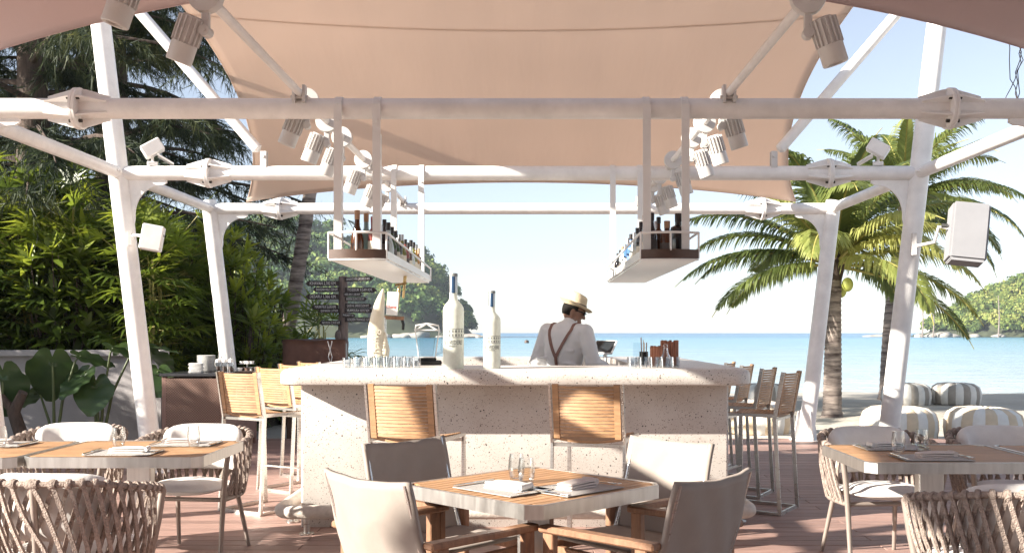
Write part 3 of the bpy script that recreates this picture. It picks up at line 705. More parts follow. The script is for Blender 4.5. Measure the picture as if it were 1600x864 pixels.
def shelf(xc, word, inner, row, front):
    """inner = sign of the side facing the bar middle"""
    W = .40; t = thing('hanging_shelf', f'white hanging bottle shelf on the {word} with dark front trim', 'shelf', (xc, (SH0 + SH1) / 2, SHZ), 0, 'hanging bottle shelves')
    L_ = SH1 - SH0; y0 = -L_ / 2; y1 = L_ / 2
    def q(x, y, z): return Vector((x, y, z))
    MB().box((0, .03, -.008), (W - .03, L_ - .10, .018)).build('shelf_board', 'white_rail', t)
    tr_ = MB()
    for x in (-W / 2 + .006, W / 2 - .006): tr_.box((x, .02, .028), (.012, L_ - .10, .055))
    tr_.box((0, y1 - .02, .028), (W, .012, .055)); tr_.build('side_rim', 'white_rail', t)
    # front: rounded dark lip over a white plate
    arc = lambda rr, n=16: [(-W / 2 + W * k / n, y0 + .05 - rr * math.sin(math.pi * k / n)) for k in range(n + 1)]
    f = MB(); a = arc(.055); f.path([(x, y, .028) for x, y in a], 1, flat=(.012, .062), up=(0, 0, 1)); f.build('front_trim', 'dark_brown', t, 30)
    pl = [(x, y - .012) for x, y in a] ; pl += [(W / 2, y0 + .09), (-W / 2, y0 + .09)]
    MB().prism(pl, .010, tr(0, 0, -.016)).build('front_plate', 'white_rail', t)
    # rail around
    rl = MB(); zr = .175
    rl.path([(x, y, zr) for x, y in a] , .0085, 8)
    for s in (-1, 1): rl.path([(s * W / 2, y0 + .05, zr), (s * W / 2, y0 + .2, zr), (s * W / 2, y1 - .03, zr - .05)], .0085, 8)
    for x in (-W / 2, W / 2): rl.path([(x, y0 + .05, .0), (x, y0 + .05, zr)], .0075, 8); rl.path([(x, y1 - .03, 0), (x, y1 - .03, zr - .05)], .0075, 8)
    rl.path([(0, y0 - .005, .05), (0, y0 - .005, zr)], .0075, 8)
    rl.build('guard_rail', 'white_rail', t, 40)
    for Y in (7.0, 9.83):
        yl = Y - (SH0 + SH1) / 2
        for x in ((-W / 2 + .05, W / 2 - .08)):
            h = MB(); top = BZ - SHZ
            h.box((x, yl - BR - .012, top / 2 + .008), (.055, .012, top + .012)); h.box((x + .024, yl - BR + .022, top / 2 - .09), (.008, .055, top - .2))
            h.path([(x, yl - BR - .012, top), (x, yl - .055, top + BR * .75), (x, yl, top + BR + .008), (x, yl + .055, top + BR * .75), (x, yl + BR + .01, top - .02)], 1, flat=(.05, .008), up=(0, 0, 1)) if False else None
            pts = [(x, yl + (BR + .006) * math.cos(R(a_)), top + (BR + .006) * math.sin(R(a_))) for a_ in range(190, -31, -20)]
            for p0, p1 in zip(pts, pts[1:]): h.bar(p0, p1, .05, .008, up=(Vector(p0) - Vector((x, yl, top))))
            h.path([(x, yl - BR - .03, top - .10), (x, yl - BR, top - .10)], .009, 8)
            h.build('hanger', 'white_rail', t)
    sd_ = inner
    for lane in (0, 1):
        rw = row if lane == 0 else row[3:] + row[:3]
        for i, (kind, h, r, gk, cap, pp) in enumerate(rw):
            n = len(rw); b = bottle(kind, h * (1.04 if lane == 0 else 1.12), r, gk, cap, pp); st_ = (SH1 - SH0 - .70) / n
            b.location = (xc + sd_ * (W / 2 - .075 - .10 * lane), SH0 + .46 + st_ * (i + .5 * lane), SHZ + .002); b.rotation_euler = (0, 0, i * 1.3)
            b['label'] = f'{GW[gk]} bottle, {CAPW[cap]} cap, {ORD[i]} from the front in the {word} shelf {"inner" if lane == 0 else "outer"} row'; b['group'] = 'bottles on the hanging shelves'
    for i, (dx, dy, kind, h, r, gk, cap, pp) in enumerate(front):
        b = bottle(kind, h, r, gk, cap, pp); b.location = (xc + dx, SH0 + .13 + dy, SHZ + .002)
        b['label'] = f'{GW[gk]} bottle, {CAPW[cap]} cap, {ORD[i]} from left at the {word} shelf front'; b['group'] = 'bottles on the hanging shelves'
rowL = [('round', .30, .036, 'dark', 'cap_dark', 'paper_dark'), ('globe', .30, .042, 'clear', 'cap_dark', None), ('long', .29, .037, 'green', 'cap_dark', 'paper_dark'), ('long', .28, .036, 'green', 'cap_dark', 'paper'),
        ('flask', .27, .034, 'dark', 'cap_dark', 'paper'), ('long', .29, .036, 'olive', 'cap_silver', 'paper'), ('round', .27, .037, 'rose', 'cap_dark', 'paper_dark'), ('round', .26, .036, 'amber', 'cap_dark', 'paper'),
        ('globe', .30, .038, 'clear', 'cap_dark', 'paper'), ('long', .30, .036, 'olive', 'cap_dark', 'paper'), ('round', .29, .036, 'gold', 'cap_silver', 'paper'), ('flask', .28, .034, 'amber', 'cap_tan', 'paper')]
frL = [(-.02, .02, 'globe', .34, .045, 'amber', 'cap_tan', None), (.03, .10, 'globe', .33, .043, 'teal', 'cap_tan', None), (.065, .22, 'long', .30, .036, 'dark', 'cap_dark', 'paper_dark'), (.085, .05, 'round', .30, .036, 'rose', 'cap_red', 'paper')]
shelf(-1.19, 'left', 1, rowL, frL)
rowR = [('long', .33, .037, 'clear', 'cap_tan', 'paper'), ('round', .31, .036, 'dark', 'cap_dark', 'paper'), ('round', .29, .038, 'clear', 'cap_dark', 'paper'), ('long', .28, .036, 'clear', 'cap_silver', 'paper'),
        ('round', .29, .037, 'blue', 'cap_dark', 'paper_blue'), ('flask', .28, .034, 'blue', 'cap_silver', 'paper'), ('round', .25, .036, 'clear', 'cap_silver', None), ('round', .25, .036, 'clear', 'cap_tan', 'paper_dark'),
        ('flask', .24, .034, 'dark', 'cap_silver', 'paper'), ('round', .23, .036, 'dark', 'cap_dark', 'paper')]
frR = [(-.10, .08, 'long', .33, .034, 'dark', 'cap_dark', 'paper_dark'), (-.045, .16, 'round', .31, .038, 'amber', 'cap_dark', None), (.0, .05, 'flask', .27, .040, 'amber', 'cap_tan', 'paper_dark'), (.075, .03, 'flask', .32, .044, 'dark', 'cap_dark', None)]
shelf(.965, 'right', -1, rowR, frR)

# floor behind the viewer; unseen wall and roof added to cut ambient light
g = MB().box((.4, -3.2, -.06), (12, 7.9, .10)); tag(g.build('terrace', 'deck_wood'), kind='structure')
t = thing('added_wall', 'unseen wall behind the viewer, added to cut ambient light', 'wall', (.4, -7.2, 0))
MB().box((0, 0, 3.3), (12, .25, .8), ch=.01).build('lintel', 'wall_grey', t)
for k in range(5): MB().box((-5.8 + 2.9 * k, 0, 1.45), (.4, .25, 2.9), ch=.01).build('pier', 'wall_grey', t)
for k in range(4): MB().box((-4.35 + 2.9 * k, .05, 1.45), (2.5, .04, 2.9)).build('door_panel', 'dark_brown', t)
t = thing('added_roof', 'unseen roof behind the viewer, added to cut ambient light', 'roof', (.4, -5.4, 3.75))
MB().box((0, 0, 0), (12.4, 4.6, .16), ch=.02).build('roof_slab', 'wall_grey', t)

# ================================================================== BAR
def text_mesh(body, size, ext=.001, align='CENTER'):
    c = bpy.data.curves.new('t', 'FONT'); c.body = body; c.size = size; c.extrude = ext; c.align_x = align; c.align_y = 'CENTER'; c.resolution_u = 2
    o = bpy.data.objects.new('t', c); COL.objects.link(o); bpy.context.view_layer.update()
    me = bpy.data.meshes.new_from_object(o.evaluated_get(bpy.context.evaluated_depsgraph_get()))
    bpy.data.objects.remove(o); bpy.data.curves.remove(c)
    return me
def text_obj(name, body, size, matn, parent, M, wrap_r=None, fit=None):
    me = text_mesh(body, size)
    xs = [v.co.x for v in me.vertices]; wd = max(xs) - min(xs)
    k = fit / wd if fit else 1
    for v in me.vertices:
        x, y, z = v.co.x * k, v.co.y, v.co.z
        if wrap_r: a = x / wrap_r; v.co = Vector(((wrap_r + z) * math.sin(a), -(wrap_r + z) * math.cos(a), y))
        else: v.co = Vector((x, y, z))
    me.transform(M); me.materials.clear(); me.materials.append(MT[matn])
    return link(name, me, parent)
BX0, BX1, BY0, BY1 = -1.72, 1.52, 6.70, 10.35; BTZ = 1.125; BTH = .112
bar = thing('bar_counter', 'speckled terrazzo bar counter with rounded overhanging top in the middle', 'bar', ((BX0 + BX1) / 2, (BY0 + BY1) / 2, 0))
bcx, bcy = (BX0 + BX1) / 2, (BY0 + BY1) / 2
def rrect(x0, x1, y0, y1, r, n=8):
    out = []
    for (cx, cy, a0) in ((x1 - r, y1 - r, 0), (x0 + r, y1 - r, 90), (x0 + r, y0 + r, 180), (x1 - r, y0 + r, 270)):
        for k in range(n + 1):
            a = R(a0 + 90 * k / n); out.append((cx + r * math.cos(a) - bcx, cy + r * math.sin(a) - bcy))
    return out
def ring_solid(outer, inner, z0, z1, e=.03):
    """rectangular ring with a rounded outer edge"""
    m = MB(); n = len(outer); prof = [(0, z0), (0, z0)]
    layers = []
    def off(poly, d):
        c = Vector((0, 0)); return [(p[0] - d * (1 if p[0] > 0 else -1), p[1] - d * (1 if p[1] > 0 else -1)) for p in poly]
    steps = [(e * .25, z0), (0, z0 + e * .25)]
    for k in range(6): a = R(90 * k / 5); steps.append((e * (1 - math.cos(a)), z1 - e + e * math.sin(a)))
    for d, z in steps: layers.append([(x, y, z) for x, y in off(outer, d)])
    layers.append([(x, y, z1) for x, y in inner]); layers.append([(x, y, z0) for x, y in inner])
    vs = [p for l in layers for p in l]; fs = []; K = len(layers)
    for i in range(K):
        i2 = (i + 1) % K
        for j in range(n): j2 = (j + 1) % n; fs.append((i * n + j, i * n + j2, i2 * n + j2, i2 * n + j))
    return m.add(vs, fs)
outer = rrect(BX0, BX1, BY0, BY1, .16); inner = rrect(BX0 + .72, BX1 - .72, BY0 + .80, BY1 - .65, .05)
ring_solid(outer, inner, BTZ - BTH, BTZ, .045).build('counter_top', 'terrazzo', bar, 50)
base_o = rrect(BX0 + .10, BX1 - .115, BY0 + .31, BY1 - .25, .02); base_i = rrect(BX0 + .40, BX1 - .40, BY0 + .55, BY1 - .5, .02)
ring_solid(base_o, base_i, .0, BTZ - BTH, .004).build('counter_base', 'terrazzo', bar, 50)
m = MB(); ii = rrect(BX0 + .45, BX1 - .45, BY0 + .6, BY1 - .55, .05); ij = rrect(BX0 + 1.0, BX1 - 1.0, BY0 + 1.05, BY1 - 1.0, .05)
ring_solid(ii, ij, .80, .84, .004).build('work_shelf', 'steel_edge', bar, 50)

fr = thing('foot_rail', 'pale tubular foot rail on short steel legs along the bar base', 'foot rail', (bcx, BY0, 0))
fy = .06; fx0, fx1 = BX0 - bcx - .0, BX1 - bcx + .0
pts = [(fx0, 2.6, .15), (fx0, fy + .12, .15)] + [(fx0 + .12 - .12 * math.cos(R(a)), fy + .12 - .12 * math.sin(R(a)), .15) for a in (20, 45, 70)] + [(fx0 + .12, fy, .15), (0, fy, .15), (fx1 - .1, fy, .15)] + [(fx1 - .12 + .12 * math.sin(R(a)), fy + .12 - .12 * math.cos(R(a)), .15) for a in (20, 45, 70)] + [(fx1, fy + .12, .15), (fx1, 2.6, .15)]
MB().path(pts, .048, 16).build('rail', 'concrete_rail', fr, 60)
for (x, y) in [(fx0 + .0, .5), (fx0 + .20, fy), (-.75, fy), (0.1, fy), (.8, fy), (fx1 - .20, fy), (fx1, .5), (fx0, 1.6), (fx1, 1.6)]:
    MB().tube((x, y, 0.01), (x, y, .11), .022, None, 12).lathe([(.05, 0), (.05, .010), (.046, .013)], 16, tr(x, y, 0)).build('rail_leg', 'steel', fr, 30)

# ------------------------------------------------------------------ things on the bar
def vodka(px, H, r, label):
    Y = BY0 + .14; X = (px - VX) * Y / F
    t = thing('frosted_bottle', label, 'bottle', (X, Y, BTZ), 0, 'frosted vodka bottles on the bar')
    hb = H * .60
    prof = [(r * .93, 0), (r, .012), (r * .985, .05), (r, hb), (r * .96, hb + r * .35), (r * .82, hb + r * .62), (r * .52, hb + r * .95), (r * .40, hb + r * 1.15), (r * .37, hb + r * 1.5), (r * .37, H * .985), (r * .39, H * .987)]
    MB().lathe(prof, 28, ).build('glass_body', 'frosted', t, 40)
    MB().lathe([(r * .385, H * .80), (r * .395, H * .985), (r * .36, H)], 20).build('cap', 'cap_silver', t, 40)
    M = MB()
    n = 6
    for k in range(n):
        a0 = R(-27 + 54 * k / n); a1 = R(-27 + 54 * (k + 1) / n); rr = r * .404
        M.add([(rr * math.sin(a0), -rr * math.cos(a0), H * .79), (rr * math.sin(a1), -rr * math.cos(a1), H * .79), (rr * math.sin(a1), -rr * math.cos(a1), H * .985), (rr * math.sin(a0), -rr * math.cos(a0), H * .985)], [(0, 1, 2, 3)])
    M.build('neck_strip', 'print_blue', t)
    MB().lathe([(r * .41, H * .965), (r * .41, H * .995)], 20, cap=False).build('cap_band', 'print_grey', t)
    # printed palace: two storeys of windows under a low roof line
    pm = MB(); rr = r * 1.008; zb = H * .335
    def patch(a, z, wa, hz):
        k = max(1, int(wa / 9)); 
        for q in range(k):
            b0 = R(a - wa / 2 + wa * q / k); b1 = R(a - wa / 2 + wa * (q + 1) / k)
            pm.add([(rr * math.sin(b0), -rr * math.cos(b0), z), (rr * math.sin(b1), -rr * math.cos(b1), z), (rr * math.sin(b1), -rr * math.cos(b1), z + hz), (rr * math.sin(b0), -rr * math.cos(b0), z + hz)], [(0, 1, 2, 3)])
    for k in range(9):
        a = -72 + 18 * k
        patch(a, zb, 10 if k % 2 else 7, H * .028); patch(a, zb + H * .042, 10 if k % 2 else 7, H * .028)
    patch(0, zb - H * .012, 160, H * .006); patch(0, zb + H * .078, 160, H * .006)
    pm.build('palace_print', 'print_grey', t)
    text_obj('lettering', 'BELVEDERE', H * .066, 'print_grey', t, tr(0, 0, H * .272), wrap_r=rr, fit=r * 2.0)
    text_obj('lettering', 'VODKA', H * .022, 'print_grey', t, tr(0, 0, H * .235), wrap_r=rr, fit=r * .8)
vodka(708.5, .655, .0725, 'taller frosted vodka bottle standing on the bar')
vodka(768.5, .535, .0605, 'shorter frosted vodka bottle standing on the bar')

# ivory tusk beer tap
tY = 7.35; t = thing('beer_tap', 'cream tusk shaped beer tap column with upright script lettering', 'beer tap', ((590 - VX) * tY / F, tY, BTZ))
prof = [(.0, .075, .055), (.10, .073, .055), (.22, .066, .052), (.34, .055, .046), (.44, .043, .038), (.52, .027, .026), (.575, .004, .006)]
vs = []; n = 18
for k, (z, rx, ry) in enumerate(prof):
    cx = .012 + .03 * (z / .575) ** 2 - .03 * math.sin(z / .575 * math.pi)
    for j in range(n): a = 2 * math.pi * j / n; vs.append((cx + rx * math.cos(a), ry * math.sin(a), z))
fs = [(k * n + j, k * n + (j + 1) % n, (k + 1) * n + (j + 1) % n, (k + 1) * n + j) for k in range(len(prof) - 1) for j in range(n)] + [tuple((len(prof) - 1) * n + j for j in range(n))]
o = MB().add(vs, fs).build('tusk', 'ivory', t, 180); o.modifiers.new('s', 'SUBSURF').render_levels = 2
MB().path([(.045, -.01, .0), (.058, -.012, .12), (.05, -.01, .25)], [.03, .034, .012], 12).build('tap_body', 'ivory', t, 60)
text_obj('lettering', 'Chang', .095, 'ivory_text', t, tr(-.015, -.062, .15) @ Matrix.Rotation(R(-90), 4, 'Y') @ Matrix.Rotation(R(90), 4, 'X'))
# second tap behind: bronze handle, white sign, wood arm
tY = 8.6; t = thing('beer_tap', 'bronze beer tap with small white sign and black spout behind the tusk', 'beer tap', ((608 - VX) * tY / F, tY, BTZ))
MB().tube((-.05, 0, 0), (-.05, 0, .38), .03, .028, 14).build('column', 'steel', t, 40)
MB().bar((-.06, 0, .38), (.13, 0, .37), .035, .03).build('arm', 'teak_dark', t)
MB().box((0.0, -.03, .50), (.10, .014, .20), Matrix.Rotation(R(4), 4, 'Y'), ch=.004).build('sign', 'porcelain', t)
text_obj('lettering', 'Chang', .035, 'red_print', t, tr(.02, -.040, .47) @ Matrix.Rotation(R(90), 4, 'X'))
MB().path([(.06, 0, .40), (.07, 0, .50), (.085, 0, .62), (.09, 0, .66)], [.012, .016, .018, .006], 10).build('handle', 'brass', t, 60)
MB().path([(.11, .1, .55), (.12, .1, .68), (.135, .1, .82), (.145, .1, .88)], [.01, .014, .017, .006], 10).build('handle', 'brass', t, 60)
MB().path([(.05, .03, .66), (.14, .08, .68)], .010, 8).build('crossbar', 'brass', t)
MB().path([(.11, 0, .37), (.125, 0, .32), (.12, 0, .27)], [.014, .014, .011], 10).build('spout', 'black_gloss', t, 60)
# blender jug
jY = 7.6; t = thing('water_jug', 'clear plastic filter jug with white lid on the bar', 'jug', ((667 - VX) * jY / F, jY, BTZ), R(8))
def rbx(w0, w1, d0, d1, z0, z1, cap=True):
    vs = [(-w0, -d0, z0), (w0, -d0, z0), (w0, d0, z0), (-w0, d0, z0), (-w1, -d1, z1), (w1, -d1, z1), (w1, d1, z1), (-w1, d1, z1)]
    return vs, [(0, 1, 5, 4), (1, 2, 6, 5), (2, 3, 7, 6), (3, 0, 4, 7)] + ([(3, 2, 1, 0)] if cap else [])
MB().add(*rbx(.062, .090, .05, .065, .055, .26)).build('jug_wall', 'milky_glass', t)
MB().add(*rbx(.045, .062, .035, .045, .07, .20)).build('filter_insert', 'milky_glass', t)
MB().path([(-.062, -.05, .055), (-.09, -.065, .26)], .004, 6).path([(.062, -.05, .055), (.09, -.065, .26)], .004, 6).path([(-.062, -.05, .058), (.062, -.05, .058)], .004, 6).build('jug_edge', 'porcelain', t)
MB().path([(-.092, -.066, .26), (-.085, -.066, .30), (0, -.066, .315), (.085, -.066, .30), (.092, -.066, .26)], .007, 6).path([(-.092, .066, .26), (0, .066, .315), (.092, .066, .26)], .007, 6).box((0, 0, .265), (.17, .12, .012), ch=.004).build('lid', 'porcelain', t)
MB().path([(.085, 0, .26), (.125, 0, .25), (.115, 0, .10), (.066, 0, .08)], .011, 8).build('handle', 'frost_edge', t, 60)
MB().box((0, 0, .045), (.14, .11, .022), ch=.004).box((.03, 0, .018), (.16, .12, .034), ch=.006).build('stand', 'black_gloss', t)

def tumbler(r, h, wall=.0025):
    m = MB(); m.lathe([(r * .82, 0.001), (r, h), (r - wall, h), (r * .82 - wall, .012), (.001, .012)], 16, cap=True); return m
def glass_row(x0, x1, y, n, label, r, h, nm='tumbler', grp='tumblers lined up on the bar'):
    pr = None
    for i in range(n):
        X = x0 + (x1 - x0) * i / max(1, n - 1)
        if pr is None: pr = tumbler(r, h).build(nm, 'frost_edge', None, 50); o = pr
        else: o = bpy.data.objects.new(nm, pr.data); COL.objects.link(o)
        o.location = (X, y, BTZ + .001); tag(o, label.format(ORD[i]), 'glass', grp)
gx = lambda px, Y: (px - VX) * Y / F
glass_row(gx(988, 6.95), gx(1055, 6.95), 6.95, 5, 'short clear tumbler at the right of the bar top, {} from the left', .036, .075)
glass_row(gx(542, 7.0), gx(650, 7.0), 7.0, 8, 'short clear tumbler in the left front row on the bar, {} from the left', .033, .07)
glass_row(gx(560, 7.2), gx(640, 7.2), 7.2, 6, 'short clear tumbler in the left back row on the bar, {} from the left', .033, .075)
# copper coloured cups of bundled sticks
for i, (px, Y, w_, h_) in enumerate(((1029, 7.35, .105, .15), (1046, 7.5, .115, .19))):
    t = thing('stick_bundle', ['lower bundle of reddish wooden sticks on the bar', 'taller bundle of reddish wooden sticks on the bar'][i], 'stick bundle', (gx(px, Y), Y, BTZ))
    for k in range(14):
        a = 2 * math.pi * k / 14; rr = w_ / 2; 
        MB().box((rr * math.cos(a), rr * math.sin(a) * .8, h_ / 2), (.022, .016, h_ * (1 - .06 * ((k * 7) % 3))), ch=.003).build('stick', 'copper_wood', t)
    MB().lathe([(w_ / 2 - .012, 0), (w_ / 2 - .012, h_ * .8)], 12).build('core', 'dark_brown', t)
t = thing('decanter', 'small clear glass decanter in front of the wooden sticks', 'decanter', (gx(1040, 7.1), 7.1, BTZ))
MB().lathe([(.045, 0), (.055, .01), (.05, .05), (.02, .10), (.016, .135), (.022, .14)], 18).build('glass_body', 'frost_edge', t, 50)
MB().ell((0, 0, .152), (.017, .017, .016)).build('stopper', 'clear_glass', t, 180)
t = thing('tool_caddy', 'dark bar tool holder with upright tools on the bar', 'caddy', (gx(1006, 7.7), 7.7, BTZ))
MB().lathe([(.035, 0), (.035, .10), (.03, .10), (.03, .01)], 16).build('holder', 'black_gloss', t, 40)
for k in range(4): MB().tube((.015 * math.cos(k * 1.6), .015 * math.sin(k * 1.6), .01), (.022 * math.cos(k * 1.6), .02 * math.sin(k * 1.6), .17 + .02 * (k % 3)), .004).build('bar_tool', 'steel' if k % 2 else 'copper_wood', t)
t = thing('menu_stand', 'small clear acrylic menu stand on the bar right of the bartender', 'menu stand', (gx(998, 8.2), 8.2, BTZ))
MB().box((0, 0, .085), (.09, .005, .16)).build('acrylic_panel', 'frost_edge', t); MB().box((0, 0, .004), (.10, .06, .008)).build('foot', 'frost_edge', t)
t = thing('tablet_till', 'tilted black tablet till on a white stand beside the bartender', 'tablet', (gx(944, 8.9), 8.9, .84), R(-35))
MB().box((0, 0, .30), (.21, .02, .16), Matrix.Translation((0, 0, .08)) @ Matrix.Rotation(R(0), 4, 'X') @ tr(0, .0, 0) , ch=.006)
M = tr(0, 0, .40) @ Matrix.Rotation(R(-42), 4, 'X')
MB().box((0, 0, 0), (.22, .018, .16), M, ch=.006).build('tablet_body', 'porcelain', t); MB().box((0, -.0105, 0), (.195, .003, .135), M).build('screen', 'screen', t)
MB().tube((0, .02, 0), (0, .02, .37), .018).box((0, .02, .008), (.16, .14, .016), ch=.004).build('stand', 'porcelain', t, 40)
# rack of bottles / ice bucket on the inner shelf right
t = thing('glass_rack', 'white wire rack of upturned glasses behind the bar on the right', 'rack', (gx(965, 8.9), 8.9, .84))
MB().box((0, 0, .01), (.44, .30, .02)).build('tray', 'white_rail', t)
for i in range(9):
    MB().tube((-.2 + .05 * i, -.14, .02), (-.2 + .05 * i, -.14, .24), .004, None, 6).build('wire', 'steel', t)
    MB().lathe([(.02, .02), (.021, .20), (.018, .21)], 10, tr(-.2 + .05 * i, -.06, 0)).build('glass', 'frost_edge' if i % 3 else 'black_gloss', t, 40)
MB().path([(-.21, -.14, .24), (.21, -.14, .24), (.21, .14, .24), (-.21, .14, .24)], .006, 6, closed=True).build('rim', 'white_rail', t)

# ================================================================== BAR STOOLS
def make_stool(metal='steel'):
    t = thing('bar_stool', 'x', 'bar stool')
    # local: faces +Y (towards bar); seat z .745, back at -Y; width .42
    W = .43; D = .43; SZ = .745; TOP = 1.075; hw = W / 2
    for s in (-1, 1):
        x = s * hw
        # closed side loop: rear leg + back post, arm bar at seat height, front leg, floor runner
        MB().path([(x, -D / 2 - .055, TOP), (x, -D / 2 + .01, SZ - .02), (x, -D / 2 - .03, .012), (x, D / 2 + .01, .012), (x, D / 2 - .0, SZ), (x, -D / 2 + .008, SZ - .0)], 1, flat=(.028, .014), up=(1, 0, 0)).build('side_frame', metal, t)
    MB().bar((-hw, D / 2 + .005, .30), (hw, D / 2 + .005, .30), .028, .012).build('foot_bar', metal, t)
    MB().bar((-hw, -D / 2 - .028, .012), (hw, -D / 2 - .028, .012), .014, .028).build('floor_bar', metal, t)
    MB().bar((-hw, -D / 2 + .02, SZ - .03), (hw, -D / 2 + .02, SZ - .03), .02, .02).build('seat_rail', metal, t)
    MB().bar((-hw, D / 2 - .02, SZ - .03), (hw, D / 2 - .02, SZ - .03), .02, .02).build('seat_rail', metal, t)
    # wooden stiles of the back
    for s in (-1, 1):
        x = s * (hw - .033)
        MB().path([(x, -D / 2 - .052, TOP - .002), (x, -D / 2 - .002, SZ + .012)], 1, flat=(.036, .022), up=(0, 1, 0)).build('back_stile', 'teak', t)
    ns = 15; wi = W - .098; sl = None
    for i in range(ns):
        f = (i + .5) / ns; z = SZ + .02 + (TOP - SZ - .03) * f; y = -D / 2 - .002 - .05 * f
        if sl is None:
            pts = [(-wi / 2 + wi * k / 8, -.030 * (1 - (2 * k / 8 - 1) ** 2), 0) for k in range(9)]
            o = MB().path(pts, 1, flat=(.011, .0165), up=(0, 0, 1)).build('back_slat', 'teak', t, 30); sl = o
        else: o = bpy.data.objects.new('back_slat', sl.data); COL.objects.link(o); o.parent = t
        o.location = (0, y, z)
    ss = None
    for i in range(13):
        y = -D / 2 + .03 + (D - .05) * i / 12
        if ss is None:
            pts = [(-(W - .03) / 2 + (W - .03) * k / 8, 0, -.022 * (1 - (2 * k / 8 - 1) ** 2)) for k in range(9)]
            o = MB().path(pts, 1, flat=(.026, .014), up=(0, 0, 1)).build('seat_slat', 'teak', t, 30); ss = o
        else: o = bpy.data.objects.new('seat_slat', ss.data); COL.objects.link(o); o.parent = t
        o.location = (0, y, SZ + .008)
    return t
stool = make_stool()
st = [((627, 5.95), R(-18), 'teak slat bar stool at the bar front, the left of the two'), ((916, 5.95), R(-17), 'teak slat bar stool at the bar front, the right of the two')]
def sx_(px, Y): return (px - VX) * Y / F
places = [(sx_(652, 5.95), 5.98, R(-16), st[0][2]), (sx_(931, 5.95), 5.98, R(-16), st[1][2])]
wl = ['sunlit teak bar stool on the left side of the bar, nearest the viewer', 'teak bar stool on the left side of the bar, second from the front', 'teak bar stool on the left side of the bar, third from the front', 'teak bar stool on the left side of the bar, farthest back']
wr = ['shaded teak bar stool on the right side of the bar, nearest the viewer', 'shaded teak bar stool on the right side of the bar, second from the front', 'shaded teak bar stool on the right side of the bar, third from the front', 'shaded teak bar stool on the right side of the bar, farthest back']
for i, Y in enumerate((7.75, 8.75, 9.55, 10.3)): places.append((BX0 - .34 - (.02 if i == 0 else .0), Y, R(-30 - 6 * i), wl[i]))
for i, Y in enumerate((7.75, 8.5, 9.35, 10.15)): places.append((BX1 + .26, Y, R(58 + 3 * i), wr[i]))
for i, (x, y, a, lb) in enumerate(places):
    o = stool if i == 0 else dup(stool)
    o.location = (x, y, 0); o.rotation_euler = (0, 0, a); o['label'] = lb; o['group'] = 'teak bar stools around the bar'

# ================================================================== SLING CHAIRS
def make_sling():
    t = thing('sling_chair', 'x', 'chair')
    # faces +Y, back at -Y
    W = .53; hw = W / 2; D = .44
    for s in (-1, 1):
        x = s * (hw + .012)
        for y, nm in ((D / 2, 'leg'), (-D / 2 + .02, 'leg')):
            MB().box((x, y, .315), (.034, .05, .63), ch=.004).build(nm, 'teak_dark', t)
        MB().box((x, .0, .642), (.055, D + .08, .026), ch=.006).build('armrest', 'teak_dark', t)
        MB().box((x - s * .03, 0, .40), (.024, D, .045), ch=.004).build('seat_rail', 'teak_dark', t)
        MB().path([(s * (hw - .03), -D / 2 + .06, .36), (s * (hw - .03), -D / 2 - .03, .60), (s * (hw - .03), -D / 2 - .10, .855)], .011, 8).build('back_rod', 'steel', t, 60)
    MB().box((0, D / 2 - .03, .37), (W - .04, .03, .05), ch=.004).build('cross_rail', 'teak_dark', t)
    MB().box((0, -D / 2 + .06, .37), (W - .04, .03, .05), ch=.004).build('cross_rail', 'teak_dark', t)
    # sling back: sleeve round the rods, slight belly
    def fb(u, v):
        x = -hw + .012 + (W - .024) * u; z = .42 + .445 * v; y = -D / 2 + .025 - .125 * v - .035 * math.sin(math.pi * u) * (.6 + .4 * math.sin(math.pi * v))
        z += -.014 * math.sin(math.pi * u) * (v > .5) * (v - .5) * 2
        y += .004 * math.sin(u * 19 + v * 9)
        return (x, y, z)
    o = MB().grid(fb, 20, 14).build('back_sling', 'sling', t, 180); md = o.modifiers.new('s', 'SOLIDIFY'); md.thickness = .018; md.offset = 0
    def fs_(u, v):
        x = -hw + .03 + (W - .06) * u; y = -D / 2 + .02 + (D) * v; z = .435 - .03 * math.sin(math.pi * u) * math.sin(math.pi * min(1, v * 1.1)) + .012 * v
        return (x, y, z)
    o = MB().grid(fs_, 14, 14).build('seat_sling', 'sling', t, 180); md = o.modifiers.new('s', 'SOLIDIFY'); md.thickness = .014; md.offset = 0
    return t
TC = Vector((.035, 4.15, 0))
sl = make_sling()
spec = [(45 + 180, 'sunlit sling chair nearest the viewer, left of the middle table', -.60, -.60), (-45 + 180 + 180, 'dark shaded sling chair nearest the viewer, right of the middle table', .60, -.62),
        (0, 'brown shaded sling chair behind the middle table on the left', -.58, .52), (0, 'bright white sunlit sling chair behind the middle table on the right', .585, .52)]
for i, (a, lb, dx, dy) in enumerate(spec):
    o = sl if i == 0 else dup(sl)
    k = .80 if dy < 0 else .82
    d = Vector((-dx, -dy)).normalized()         # facing the table
    o.location = (TC.x - d.x * (.56 if dy < 0 else .53), TC.y - d.y * (.56 if dy < 0 else .53), 0)
    o.rotation_euler = (0, 0, math.atan2(d.y, d.x) - math.pi / 2 + (R(4) if i == 1 else 0)); o['label'] = lb; o['group'] = 'sling chairs around the middle table'

